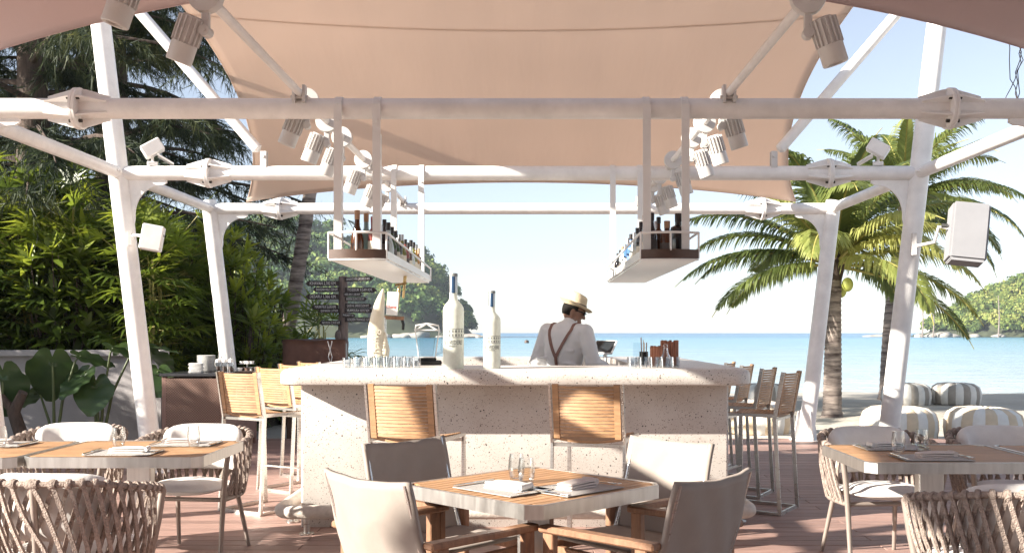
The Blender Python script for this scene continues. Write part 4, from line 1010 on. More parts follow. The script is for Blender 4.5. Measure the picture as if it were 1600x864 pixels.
# ================================================================== TABLES
def make_table(w_, d_, cut, slat_dir='x', leg='post'):
    t = thing('dining_table', 'x', 'table'); Z = .74; hw, hd = w_ / 2, d_ / 2
    oct_ = lambda e: [(-hw + cut + e * .4, -hd + e), (hw - cut - e * .4, -hd + e), (hw - e, -hd + cut + e * .4), (hw - e, hd - cut - e * .4), (hw - cut - e * .4, hd - e), (-hw + cut + e * .4, hd - e), (-hw + e, hd - cut - e * .4), (-hw + e, -hd + cut + e * .4)]
    o8 = oct_(0); i8 = oct_(.012); n = 8; z0, z1 = Z - .055, Z
    vs = [(x, y, z0) for x, y in o8] + [(x, y, z1 - .002) for x, y in o8] + [(x, y, z1) for x, y in oct_(.002)] + [(x, y, z1) for x, y in i8] + [(x, y, z0) for x, y in i8]
    fs = []
    for k in range(5):
        k2 = (k + 1) % 5
        for j in range(n): fs.append((k * n + j, k * n + (j + 1) % n, k2 * n + (j + 1) % n, k2 * n + j))
    MB().add(vs, fs).build('edge_band', 'steel_edge', t)
    # slats run along x
    ns = int(round((d_ - .03) / .047)); sw = (d_ - .03) / ns
    for i in range(ns):
        y = -hd + .015 + sw * (i + .5); ey = max(0, abs(y) + sw / 2 - (hd - cut)); L_ = w_ - .03 - 2 * ey
        MB().box((0, y, Z - .014), (L_, sw - .004, .022), ch=.002).build('top_slat', 'teak', t)
    MB().box((0, 0, Z - .045), (w_ - .08, d_ - .08, .02)).build('sub_frame', 'dark_brown', t)
    MB().box((0, 0, .36), (.13, .07, .64), ch=.006).build('column', 'steel_edge', t)
    MB().box((0, 0, .02), (.50, .50, .03), ch=.008).build('base_plate', 'steel_edge', t)
    return t
tb = make_table(.785, .785, .05); tb.location = (TC.x - .02, TC.y, 0); tb.rotation_euler = (0, 0, R(45)); tb['label'] = 'square teak slat table with steel edge in the middle foreground'
tl = make_table(.92, .80, .05)
tpl = [(-2.13, 5.43, 'teak table with steel edge on the left, nearer the bar'), (-3.07, 5.40, 'teak table at the left edge of the photo, cut by the frame'),
       (2.10, 5.22, 'half sunlit teak table with steel edge on the right'), (3.05, 5.20, 'shaded table at the right edge of the photo, cut by the frame')]
for i, (x, y, lb) in enumerate(tpl):
    o = tl if i == 0 else dup(tl)
    o.location = (x, y, 0); o['label'] = lb; o['group'] = 'side tables'

# ================================================================== ROPE CHAIRS
def make_rope():
    t = thing('rope_chair', 'x', 'chair')
    def plan(u, rx, ry):           # u -1..1 ; back at -Y, arms forward (+Y)
        th = u * R(128); s = math.sin(th); c = math.cos(th)
        if abs(th) <= R(90):
            return (rx * math.copysign(abs(s) ** .78, s), -ry * abs(c) ** .78)
        e = abs(th) - R(90); return (math.copysign(rx * (1 - .10 * e * e), s), ry * e * 1.05)
    def top(u): x, y = plan(u, .33, .30); return Vector((x, y, .755 - .085 * max(0, abs(u) - .25) ** 1.3 * 1.6))
    def bot(u): x, y = plan(u, .285, .25); return Vector((x, y, .375))
    N = 48
    MB().path([top(-1 + 2 * k / N) for k in range(N + 1)], .0135, 10).build('top_rail', 'rope', t, 60)
    MB().path([bot(-1 + 2 * k / N) for k in range(N + 1)], .015, 8).build('seat_rail', 'alu_taupe', t, 60)
    for s in (-1, 1):
        MB().path([top(s), bot(s).lerp(top(s), .5) + Vector((0, .012, 0)), bot(s) + Vector((0, .006, 0)), Vector((s * .275, bot(s).y + .06, 0))], [.016, .017, .017, .012], 10).build('front_leg', 'alu_taupe', t, 60)
        MB().path([bot(s * .30), Vector((s * .235, -.31, 0))], [.016, .012], 10).build('rear_leg', 'alu_taupe', t, 60)
    MB().path([top(0), bot(0) + Vector((0, -.012, 0))], .015, 10).build('back_strut', 'alu_taupe', t, 60)
    MB().path([bot(-1), bot(1)], .013, 8).build('front_bar', 'alu_taupe', t, 60)
    na = 25
    for i in range(na):
        u = -.94 + 1.88 * i / (na - 1)
        for dlt, off in ((.155, .011), (-.155, -.011)):
            u2 = u + dlt
            if abs(u2) > .99: continue
            pts = []
            for k in range(7):
                f = k / 6; uu = u + (u2 - u) * f; p = top(uu).lerp(bot(uu), f); x, y = plan(uu, 1, 1); nn = Vector((x, y, 0)).normalized()
                pts.append(p + nn * (off + .012 * math.sin(math.pi * f)))
            MB().path(pts, 1, flat=(.017, .011), up=(plan(u, 1, 1)[0], plan(u, 1, 1)[1], .05)).build('rope_strand', 'rope', t, 40)
        # wrap on the rail
        a = top(u - .016); b = top(u + .016)
        MB().path([a, a.lerp(b, .35), a.lerp(b, .65), b], [.021, .0235, .0235, .021], 9).build('rope_wrap', 'rope', t, 50)
    # cushions
    def pill(fn, nm, m_):
        o = fn.build(nm, m_, t, 180); md = o.modifiers.new('s', 'SUBSURF'); md.levels = 1; md.render_levels = 2; return o
    sc_ = MB(); sc_.box((0, .05, .435), (.50, .50, .095), ch=.04); pill(sc_, 'seat_cushion', 'cushion')
    bk = MB(); n = 10
    vs = []
    for k in range(n + 1):
        u = -.52 + 1.04 * k / n; x, y = plan(u, .285, .255); hx = 1 - .18 * abs(2 * k / n - 1) ** 4
        for (dy, z) in ((0, .50), (-.02, .64), (-.015, .795 * 1), (.05, .80), (.085, .66), (.07, .50)):
            nn = Vector((x, y)).normalized(); zz = .50 + (z - .50) * hx
            vs.append((x - nn.x * dy, y - nn.y * dy, zz))
    fs = [(k * 6 + j, k * 6 + (j + 1) % 6, (k + 1) * 6 + (j + 1) % 6, (k + 1) * 6 + j) for k in range(n) for j in range(6)] + [tuple(range(5, -1, -1)), tuple(n * 6 + j for j in range(6))]
    bk.add(vs, fs); pill(bk, 'back_cushion', 'cushion')
    return t
rp_ = make_rope()
# local back at -Y -> faces +Y
rc = [(-2.0, 4.33, R(-4), 'woven rope chair in the left foreground with its back to the viewer'), (-2.08, 6.12, R(174), 'woven rope chair with white cushions behind the left table, nearer the bar'),
      (-2.90, 6.2, R(181), 'woven rope chair behind the left tables, partly hidden, left of the other'),
      (-3.35, 4.6, R(3), 'woven rope chair at the left table, mostly cut off by the left frame edge'),
      (2.10, 5.96, R(185), 'woven rope chair with sunlit seat behind the right table, nearer the bar'), (2.90, 6.0, R(178), 'shaded woven rope chair behind the right table at the frame edge'),
      (1.93, 4.05, R(4), 'woven rope chair in the right foreground with its back to the viewer')]
for i, (x, y, a, lb) in enumerate(rc):
    o = rp_ if i == 0 else dup(rp_)
    o.location = (x, y, 0); o.rotation_euler = (0, 0, a); o['label'] = lb; o['group'] = 'woven rope chairs at the side tables'

# ================================================================== TABLE SETTINGS
TZ = .7405
def wine_glass(X, Y, lb, h=.115, r=.034):
    t = thing('water_glass', lb, 'glass', (X, Y, TZ + .0035)); m = MB()
    m.lathe([(.02, .002), (.026, .004), (r * .98, .035), (r * 1.05, .06), (r * .86, h), (r * .86 - .002, h), (r * 1.05 - .0025, .06), (r * .95, .036), (.02, .012), (.001, .011)], 20)
    m.build('bowl', 'clear_glass', t, 60); return t
def napkin(X, Y, a, lb, m_='napkin'):
    t = thing('napkin', lb, 'napkin', (X, Y, TZ + .004), a)
    for k, (w_, d_, z) in enumerate(((.19, .085, .006), (.185, .082, .017), (.18, .078, .028))):
        def f(u, v, w_=w_, d_=d_, z=z):
            x = -w_ / 2 + w_ * u; y = -d_ / 2 + d_ * v
            return (x, y, z + .005 * math.sin(u * 5 + v * 3 + k) * (1 - abs(2 * v - 1)) - .004 * abs(2 * u - 1) ** 3)
        o = MB().grid(f, 12, 6).build('fold', m_, t, 180); md = o.modifiers.new('s', 'SOLIDIFY'); md.thickness = .009; md.offset = -1; md2 = o.modifiers.new('b', 'SUBSURF'); md2.levels = 1; md2.render_levels = 1
    MB().path([(.093, -.035, .016), (.100, 0, .018), (.094, .036, .017)], .0135, 8).build('rolled_edge', m_, t, 60)
def mat_(X, Y, a, lb):
    o = MB().box((0, 0, 0), (.34, .25, .003)).build('placemat', 'placemat', None, loc=(X, Y, TZ + .002), rot=(0, 0, a)); tag(o, lb, 'placemat', 'placemats')
def cutlery(X, Y, a, kind, lb, zo=.0055):
    t = thing(kind, lb, kind, (X, Y, TZ + zo), a)
    if kind == 'fork':
        MB().path([(0, -.10, .002), (0, -.02, .004), (0, .04, .007)], 1, flat=(.009, .003), up=(0, 0, 1)).build('handle', 'cutlery', t)
        MB().box((0, .05, .007), (.022, .02, .002)).build('neck', 'cutlery', t)
        for k in range(4): MB().path([(-.009 + .006 * k, .058, .007), (-.009 + .006 * k, .08, .005), (-.009 + .006 * k, .10, .009)], 1, flat=(.0032, .002), up=(0, 0, 1)).build('tine', 'cutlery', t)
    else:
        MB().path([(0, -.11, .004), (0, -.0, .004)], 1, flat=(.013, .007), up=(0, 0, 1)).build('handle', 'cutlery', t)
        MB().prism([(-.008, 0), (.008, 0), (.009, .08), (.003, .115), (-.008, .12)], .002, tr(0, 0, .003)).build('blade', 'cutlery', t)
def setting(C, a, off, word, napm='napkin'):
    """place setting at table centre C, direction a (towards the sitter)"""
    d = Vector((math.cos(a), math.sin(a))); s = Vector((-d.y, d.x)); c = Vector((C[0], C[1])) + d * off
    q = lambda f, g: (c.x + d.x * f + s.x * g, c.y + d.y * f + s.y * g)
    mat_(*q(0, 0), a + math.pi / 2, f'woven grey placemat {word}')
    napkin(*q(.0, .02), a + math.pi / 2 + .12, f'folded {"white" if napm == "napkin_white" else "beige"} napkin {word}', napm)
    cutlery(*q(.01, -.165), a + math.pi / 2 + math.pi + .0, 'knife', f'steel knife {word}')
    cutlery(*q(.0, .17), a + math.pi / 2 + math.pi, 'fork', f'steel fork {word}')
    wine_glass(*q(-.17, -.10), f'clear water glass {word}')
setting(TC, R(225), .20, 'at the near left side of the middle table', 'napkin_white')
setting(TC, R(315), .20, 'at the near right side of the middle table')
setting((-2.13, 5.43), R(270), .22, 'at the near side of the left table by the bar', 'napkin_white')
setting((-1.95, 5.43), R(90), .20, 'at the far side of the left table by the bar')
setting((-3.0, 5.40), R(90), .20, 'at the far side of the leftmost table')
setting((2.02, 5.22), R(270), .22, 'at the near side of the right table')
setting((1.98, 5.24), R(90), .20, 'at the far side of the right table', 'napkin_white')
setting((2.86, 5.20), R(270), .20, 'at the rightmost table')

# ================================================================== LEFT SIDE: WALL, SIDEBOARD, SIGN
t = thing('garden_wall', 'low grey rendered garden wall behind the left tables', 'wall', (-6.6, 12.35, -.16))
MB().box((0, 0, .63), (4.1, .20, 1.26), ch=.006).build('wall_body', 'wall_grey', t)
MB().box((0, -.03, 1.28), (4.14, .30, .075), ch=.008).build('coping', 'wall_grey', t)
g_ = MB().grid(lambda u, v: (-16 + 11.7 * u, 12.46 + 9 * v, .55 + .25 * math.sin(u * 9) * math.sin(v * 5) if 0.02 < v < .95 and u < .98 else -.25), 24, 14)
mat('soil', (.045, .035, .025), .95, var=.3, vscale=3, bump=.6, bscale=10)
tag(g_.build('planting_bed', 'soil', smooth=180), kind='structure')

cx0, cx1, cy0, cy1 = -4.12, -3.42, 11.1, 12.42
t = thing('sideboard', 'brown wicker sideboard with black top behind the left bar stools', 'sideboard', ((cx0 + cx1) / 2, (cy0 + cy1) / 2, 0))
w_, d_ = cx1 - cx0, cy1 - cy0
for sx in (-1, 1):
    for sy in (-1, 1): MB().box((sx * (w_ / 2 - .025), sy * (d_ / 2 - .025), .44), (.05, .05, .88), ch=.004).build('corner_post', 'cab_brown', t)
MB().box((0, -d_ / 2 + .012, .49), (w_ - .1, .022, .74)).build('wicker_panel', 'wicker', t)
MB().box((-w_ / 2 + .012, 0, .49), (.022, d_ - .1, .74)).build('wicker_panel', 'wicker', t)
MB().box((0, d_ / 2 - .012, .49), (w_ - .1, .022, .74)).build('wicker_panel', 'wicker', t)
MB().box((0, 0, .10), (w_ - .02, d_ - .02, .05)).build('bottom_rail', 'cab_brown', t)
for k in range(3):
    y = -d_ / 2 + .06 + (d_ - .12) * (k + .5) / 3
    dd = MB().box((w_ / 2 - .012, y, .49), (.022, (d_ - .12) / 3 - .008, .72), ch=.003).build('door', 'cab_brown', t)
    MB().path([(w_ / 2 + .02, y + .13, .62), (w_ / 2 + .02, y + .13, .74)], .008, 8).build('handle', 'steel', dd)
MB().box((0, 0, .90), (w_ + .04, d_ + .04, .035), ch=.005).build('top', 'black_top', t)
TZ2 = .9185
def plates(px, Y, n, r, sq, lb):
    me = None
    for i in range(n):
        if me is None:
            m = MB()
            if sq: m.box((0, 0, .004), (2 * r, 2 * r, .008), ch=.003); m.box((0, 0, .010), (2 * r * 1.1, 2 * r * 1.1, .005), ch=.002)
            else: m.lathe([(r * .6, 0), (r * .95, .008), (r, .012), (r * .97, .014), (r * .6, .006)], 24)
            o = m.build('plate', 'porcelain', None, 40); me = o.data
        else: o = bpy.data.objects.new('plate', me); COL.objects.link(o)
        o.location = (sx_(px, Y), Y, TZ2 + i * .0135); o.rotation_euler = (0, 0, .1 * (i % 3)); tag(o, lb, 'plate', lb)
plates(307, 11.35, 8, .066, True, 'small square white plate in the lower stack on the sideboard')
plates(322, 11.62, 14, .105, False, 'round white plate in the taller stack on the sideboard')
for i, px in enumerate((341, 351, 361)):
    Y = 11.4; t = thing('condiment_jar', ['left', 'middle', 'right'][i] + ' glass condiment jar on the sideboard', 'jar', (sx_(px, Y), Y, TZ2), 0, 'condiment jars')
    MB().lathe([(.028, 0), (.03, .01), (.03, .11), (.026, .12)], 16).build('jar_glass', 'frost_edge', t, 40); MB().lathe([(.026, .004), (.026, .07)], 14).build('contents', 'dark_brown', t, 40)
    MB().lathe([(.031, .115), (.031, .145), (.02, .15)], 16).build('lid', 'porcelain', t, 40); MB().tube((0, 0, .15), (.005, 0, .21), .004).build('spoon', 'cutlery', t)
t = thing('teapot', 'small white teapot behind the condiment jars on the sideboard', 'teapot', (sx_(345, 11.8), 11.8, TZ2))
MB().ell((0, 0, .085), (.07, .07, .07)).lathe([(.045, 0), (.05, .03)], 16).build('pot', 'porcelain', t, 60); MB().path([(.06, 0, .08), (.11, 0, .12), (.12, 0, .15)], [.016, .011, .009], 8).build('spout', 'porcelain', t, 60); MB().ell((0, 0, .16), (.02, .02, .015)).build('lid_knob', 'porcelain', t, 60)
t = thing('cup_tray', 'silver tray of small cups at the sideboard end', 'tray', (sx_(386, 11.5), 11.5, TZ2))
MB().lathe([(.13, 0), (.15, .006), (.155, .016), (.15, .018), (.13, .008)], 24).build('tray', 'steel', t, 40)
for k in range(5):
    a = k * 1.26; MB().lathe([(.025, .01), (.034, .05), (.032, .05), (.022, .016)], 12, tr(.085 * math.cos(a), .085 * math.sin(a), 0)).build('cup', 'porcelain' if k % 2 else 'dark_brown', t, 40)
MB().lathe([(.09, .09), (.10, .096)], 20).build('upper_tray', 'steel', t, 40); MB().tube((0, 0, 0), (0, 0, .13), .006).build('stem', 'steel', t)
for k in range(4):
    a = k * 1.57 + .5; MB().lathe([(.02, .096), (.03, .125)], 12, tr(.055 * math.cos(a), .055 * math.sin(a), 0)).build('cup', 'porcelain', t, 40)

# brown covered cabinet behind the stools
Y = 13.9; gz = beach_z(-3, Y)
t = thing('covered_stand', 'brown cloth covered stand in front of the signpost', 'covered stand', (sx_(496, Y), Y, gz), R(8))
MB().box((0, 0, .70), (.80, .50, 1.40), ch=.02).build('frame_box', 'dark_brown', t)
def cl(u, v):
    a = u * 2 * math.pi; hx, hy = .425, .275
    k = 1 / max(abs(math.cos(a)), abs(math.sin(a))); k = min(k, 1.32)
    w = 1 + (.035 * math.sin(a * 9 + 1) + .02 * math.sin(a * 17)) * v
    return (hx * math.cos(a) * k * w - .03, hy * math.sin(a) * k * w, 1.43 - .85 * v + (.01 * math.sin(a * 5)))
c_ = MB(); c_.grid(cl, 64, 10); n0 = len(c_.v); c_.v.append((-.03, 0, 1.45)); c_.f += [(k, k + 1, n0) for k in range(64)]; c_.m += [0] * 64
o = c_.build('cloth_cover', 'brown_cloth', t, 180)
MB().path([(.22, -.31, 1.42), (.17, -.32, 1.20), (.27, -.32, .9)], .006, 6).path([(.16, -.32, 1.42), (.22, -.32, 1.20), (.16, -.32, .9)], .006, 6).build('tie_cord', 'napkin_white', t)

# signpost
Y = 15.6; gz = beach_z(-3, Y)
sgn = thing('signpost', 'wooden signpost with many dark arrow boards of distances', 'signpost', (sx_(536, Y), Y, gz))
K = Y / F
pts = []; m = MB()
zt = EYE + (520 - 432) * K - gz
m.path([(0, 0, 0), (.01, 0, .5), (-.005, 0, 1.2), (.005, 0, 1.9), (0, 0, zt)], [.11, .10, .085, .075, .068], 14); m.ell((-.06, -.05, EYE - gz + 10 * K - .15), (.06, .05, .10)); m.ell((.05, -.06, EYE - gz + 2 * K - .2), (.05, .04, .12))
m.build('pole', 'sign_post', sgn, 50)
def board(x0, x1, py, txt, tip, h=8.2, rot=0):
    cx = (x0 + x1) / 2; L_ = (x1 - x0) * K; hh = h * K; z = EYE - (py - 520) * K - gz; e = hh * .5
    if tip < 0: poly = [(-L_ / 2, 0), (-L_ / 2 + e, -hh / 2), (L_ / 2, -hh / 2), (L_ / 2, hh / 2), (-L_ / 2 + e, hh / 2)]
    else: poly = [(-L_ / 2, -hh / 2), (L_ / 2 - e, -hh / 2), (L_ / 2, 0), (L_ / 2 - e, hh / 2), (-L_ / 2, hh / 2)]
    M = tr((cx - 536) * K, -.085, z) @ Matrix.Rotation(R(rot), 4, 'Y') @ Matrix.Rotation(R(90), 4, 'X')
    b = MB().prism(poly, .022, M).build('arrow_board', 'sign_board', sgn)
    text_obj('lettering', txt, hh * .80, 'sign_text', b, M @ tr(-tip * e * .35, 0, .0235), fit=min(L_ * .80, len(txt) * hh * .55))
board(480, 531, 443.5, 'KIHAVAH 2,782 KM.', -1); board(491, 532, 453, 'BANGNA HILLS 530 KM', -1, 7.6); board(480, 531, 464, 'DESARU 1,366 KM.', -1)
board(489, 530, 480, 'MAURITIUS 5,635 KM.', -1, 7.5); board(499, 532, 484.5 + 1.5, 'QUI NHON 1,177 KM', -1, 6.5); board(501, 535, 504.5, 'NIYAMA 2,914 KM', -1, 7)
board(540, 585, 436.5, 'ANANTARA LAYAN 0 KM', 1, 7, -2); board(541, 590, 453.5, 'TOZEUR 9,549 KM.', 1, 7.6); board(539, 568, 460.5, 'HOI AN 1,180 KM', 1, 6.2); board(541, 575, 467.5, 'BANANA ISLAND 5,322 KM', 1, 6.2)
board(541, 583, 478, 'QASR AL SARAB 5,024 KM', 1, 6.8); board(541, 584, 485.5, 'VILAMOURA 10,917 KM', 1, 7, 1); board(537, 557, 493, 'PHUKET 10', 1, 6, 3); board(541, 592, 499.5, 'GOLDEN TRIANGLE 1,213 KM', 1, 7.2)

# ================================================================== POUFS
mat('pouf_white', (.76, .73, .68), .9, var=.05, bump=.2, bscale=20); mat('pouf_taupe', (.66, .53, .38), .9, var=.08, bump=.2, bscale=20); mat('pouf_shaded', (.36, .32, .28), .9, var=.08, bump=.2, bscale=20)  # the darker stripe stands for tan in tree shade, painted into the colour
def make_pouf(dark):
    t = thing('pouf', 'x', 'pouf'); r, h, n = .53, .50, 20; me = {}
    for k in range(n):
        key = k % 2
        if key not in me:
            vs = []; pr = [(.80, 0), (.96, .05), (1.0, .20), (.99, .32), (.92, .43), (.72, .49), (.40, .515), (.12, .50), (.02, .485)]
            A = 2 * math.pi / n
            for (q, z) in pr:
                for j in range(5):
                    a = (j / 4 - .5) * A; rr = r * q * (1 + .035 * math.cos((j / 4 - .5) * math.pi) * min(1, q * 1.5)); vs.append((rr * math.cos(a), rr * math.sin(a), z + .012 * math.cos((j / 4 - .5) * math.pi) * (q < .9)))
            fs = [(i * 5 + j, i * 5 + j + 1, (i + 1) * 5 + j + 1, (i + 1) * 5 + j) for i in range(len(pr) - 1) for j in range(4)]
            o = MB().add(vs, fs).build('panel', ('pouf_shaded' if dark else 'pouf_taupe') if key else 'pouf_white', t, 180); me[key] = o.data
        else: o = bpy.data.objects.new('panel', me[key]); COL.objects.link(o); o.parent = t
        o.rotation_euler = (0, 0, 2 * math.pi * k / n)
    MB().lathe([(r * .8, 0.001), (r * .8, .004)], 20).build('bottom', 'pouf_shaded', t); MB().ell((0, 0, .49), (.035, .035, .02)).build('button', 'pouf_white', t, 180)
    return t
pl = make_pouf(False); pd = None
for i, (px, Y, lb) in enumerate([(1404, 14.5, 'cream and tan striped pouf on the sand behind the right post'), (1536, 14.3, 'cream and tan striped pouf on the sand at the far right'), (1182, 15.3, 'tan striped pouf on the sand behind the right bar stools')]):
    o = pl if i == 0 else dup(pl); o.location = (sx_(px, Y), Y, beach_z(sx_(px, Y), Y) - .02); o.rotation_euler = (R(2 * i - 2), R(2), i * .4); o['label'] = lb; o['group'] = 'striped poufs on the beach'
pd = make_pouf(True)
for i, (px, Y, lb) in enumerate([(1416, 22.4, 'striped pouf near the water, left of its pair, shade in its stripe colour'), (1493, 22.4, 'striped pouf near the water, right of its pair, shade in its stripe colour'), (1193, 22.6, 'striped pouf seen above the right bar stools, shade in its stripe colour')]):
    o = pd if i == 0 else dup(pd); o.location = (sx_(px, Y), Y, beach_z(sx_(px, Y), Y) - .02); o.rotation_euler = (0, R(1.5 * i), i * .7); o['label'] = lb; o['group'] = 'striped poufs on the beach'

# ================================================================== PALMS
def frond_quads(L_, elev, droop, nl, rs, leaf_len=.75, hang=.75):
    """returns quads (N,4,3) and rachis points; grows along +X"""
    pts = []; p = np.zeros(3); a = elev; n = 16
    for k in range(n + 1):
        pts.append(p.copy()); p = p + np.array([math.cos(a), 0, math.sin(a)]) * (L_ / n); a -= droop / n * (.5 + 1.1 * k / n)
    pts = np.array(pts); Q = []; T = []
    for i in range(nl):
        f = .14 + .85 * i / nl; k = min(n - 1, int(f * n)); q = f * n - k; c = pts[k] * (1 - q) + pts[k + 1] * q; t = pts[k + 1] - pts[k]; t /= np.linalg.norm(t)
        ll = leaf_len * (math.sin(math.pi * min(1, .12 + f * .95)) ** .6) * (.85 + .3 * rs.rand()); up = np.array([-t[2], 0, t[0]])
        for s in (-1, 1):
            d = t * (.55 + .35 * f) + np.array([0, s, 0]) * (.9 - .3 * f) + up * .25; d /= np.linalg.norm(d)
            d2 = d + np.array([0, 0, -hang * (.6 + .8 * rs.rand())]); d2 /= np.linalg.norm(d2)
            d3 = d2 + np.array([0, 0, -hang * 1.1]); d3 /= np.linalg.norm(d3)
            w = .020 + .005 * rs.rand(); wv = np.cross(d, up); wv = wv / (np.linalg.norm(wv) + 1e-6) * w
            a0 = c; a1 = c + d * ll * .35; a2 = a1 + d2 * ll * .35; a3 = a2 + d3 * ll * .32
            Q += [[a0 - wv * .5, a1 - wv, a1 + wv, a0 + wv * .5], [a1 - wv, a2 - wv * .8, a2 + wv * .8, a1 + wv], [a2 - wv * .8, a3 - wv * .06, a3 + wv * .06, a2 + wv * .8]]
            tt = rs.rand() * .25; T += [tt, tt + .03, tt + .12]
    return np.array(Q), np.array(T), pts
def coco_palm(label, base, crown, r0, r1, fronds, seed, flen, nuts=True, leaf=.75, bend=.0):
    rs = np.random.RandomState(seed); b = Vector(base); c = Vector(crown) - b
    t = thing('coconut_palm', label, 'palm tree', base)
    m = MB(); n = 60; pts = []; rr = []
    for k in range(n + 1):
        f = k / n; p = c * f + Vector((bend * math.sin(math.pi * f), 0, 0)); pts.append(p); rr.append((r0 * 1.0 + (r1 - r0) * min(1, f * 1.3)) * (1 + .5 * max(0, .06 - f) / .06 * .6) * (1 + (.05 if k % 2 else -.02)))
    m.path(pts, rr, 14); m.build('trunk', 'palm_bark', t, 50)
    hd = MB(); hd.path([c - Vector((0, 0, .15)), c + Vector((0, 0, .15)), c + Vector((0, 0, .5))], [r1 * 1.0, r1 * 1.5, r1 * .6], 12); hd.build('crown_shaft', 'bark', t, 60)
    for i, (az, el, dr, tint) in enumerate(fronds):
        Q, T, P = frond_quads(flen * (.88 + .2 * rs.rand()), el, dr, 78, rs, leaf)
        ca, sa = math.cos(az), math.sin(az); Rm = np.array([[ca, -sa, 0], [sa, ca, 0], [0, 0, 1]])
        Q = Q @ Rm.T; o = quads_obj('frond', Q, 4, 'leaf_palm', t, np.clip(T * .8 + tint, 0, 1)); o.location = c + Vector((0, 0, .15))
        pr = MB(); pr.path([Vector(Rm @ p) for p in P], [.035 * (1 - .85 * k / len(P)) for k in range(len(P))], 6); pr.build('midrib', 'frond_stalk', o, 60)
    if nuts:
        for k in range(4):
            a = k * 1.7 + seed; mm = MB(); mm.ell((0, 0, 0), (.11, .11, .14)); mm.build('coconut', 'coco', t, 180, loc=c + Vector((.3 * math.cos(a), .3 * math.sin(a), -.22 - .1 * (k % 2))))
    return t
mat('frond_stalk', (.36, .32, .09), .6, var=.15)
def rand_fronds(n, seed, lo=-.25, hi=1.35):
    rs = random.Random(seed); out = []
    for i in range(n):
        el = lo + (hi - lo) * ((i + .5) / n) ** .9; az = i * 2.39996 + rs.uniform(-.25, .25)
        out.append((az, el, (.85 if el > .8 else 1.1) + .5 * rs.random(), rs.uniform(.1, .7)))
    return out
Y = 19.4; bx = sx_(1300, Y)
fr1 = rand_fronds(24, 4, .0, 1.4) + [(R(178), .35, 1.25, .15), (R(195), .05, 1.1, .25), (R(165), .75, 1.3, .1), (R(-20), .75, 1.9, .75), (R(-50), .55, 1.8, .8), (R(0), -.15, 1.0, .05), (R(-100), .9, 1.5, .4), (R(20), 1.0, 1.4, .3)]
coco_palm('nearer coconut palm on the beach with a ringed trunk', (bx, Y, beach_z(bx, Y) - .05), (sx_(1303, Y), Y, EYE + (520 - 428) * Y / F), .185, .145, fr1, 2, 3.3)
Y = 25.5; bx = sx_(1384, Y)
fr2 = rand_fronds(20, 9, -.1, 1.3) + [(R(-5), .55, 1.5, .55), (R(-30), .1, 1.4, .15), (R(20), -.1, 1.3, .1), (R(0), .9, 1.4, .6), (R(-15), -.35, 1.0, .0)]
coco_palm('farther coconut palm, its trunk hidden behind the right post', (bx, Y, beach_z(bx, Y) - .05), (sx_(1412, Y), Y, EYE + (520 - 325) * Y / F), .17, .12, fr2, 5, 3.4, bend=-.1)
Y = 18.0; bx = sx_(424, Y)
coco_palm('leaning palm trunk rising past the rear left beam', (bx, Y, beach_z(bx, Y)), (sx_(520, Y), Y + .5, 8.6), .14, .11, rand_fronds(10, 3, .3, 1.3), 8, 2.6, bend=.12)
coco_palm('coconut palm standing left of the deck beyond the frame', (-8.8, -2.6, -.2), (-8.4, -2.4, 4.3), .17, .13, rand_fronds(11, 31, .0, 1.2), 33, 3.1)
# two tiny palms on the island
for i, (px, py, Y) in enumerate(((1441, 476, 425), (1458, 478, 424), (1560, 462, 426))):
    rs = np.random.RandomState(60 + i); X = sx_(px, Y); t = thing('distant_palm', ['thin palm leaning at the left tip of the island', 'thin palm just right of the island tip palm', 'thin palm standing among the island trees'][i], 'palm tree', (X, Y, SEA), 0, 'palms on the island')
    H_ = EYE + (520 - py) * Y / F - SEA
    MB().path([(0, 0, 0), (.4, 0, H_ * .5), (0, 0, H_)], [.35, .28, .22], 6).build('trunk', 'palm_bark', t, 60); qs = []; ts = []
    for k in range(14):
        Q, T, P = frond_quads(5.0, .9 - 1.2 * (k % 4) / 4, 1.4, 14, rs, 1.6); az = k * 2.4; ca, sa = math.cos(az), math.sin(az); c_ = P.mean(0); Q = Q.copy()
        mid = Q.mean(1, keepdims=True); Q = mid + (Q - mid) * np.array([1.6, 1.6, 1.6]); qs.append(Q @ np.array([[ca, -sa, 0], [sa, ca, 0], [0, 0, 1]]).T + np.array([0, 0, H_])); ts.append(T + .5)
    quads_obj('crown', np.concatenate(qs), 4, 'leaf_far_light', t, np.concatenate(ts))

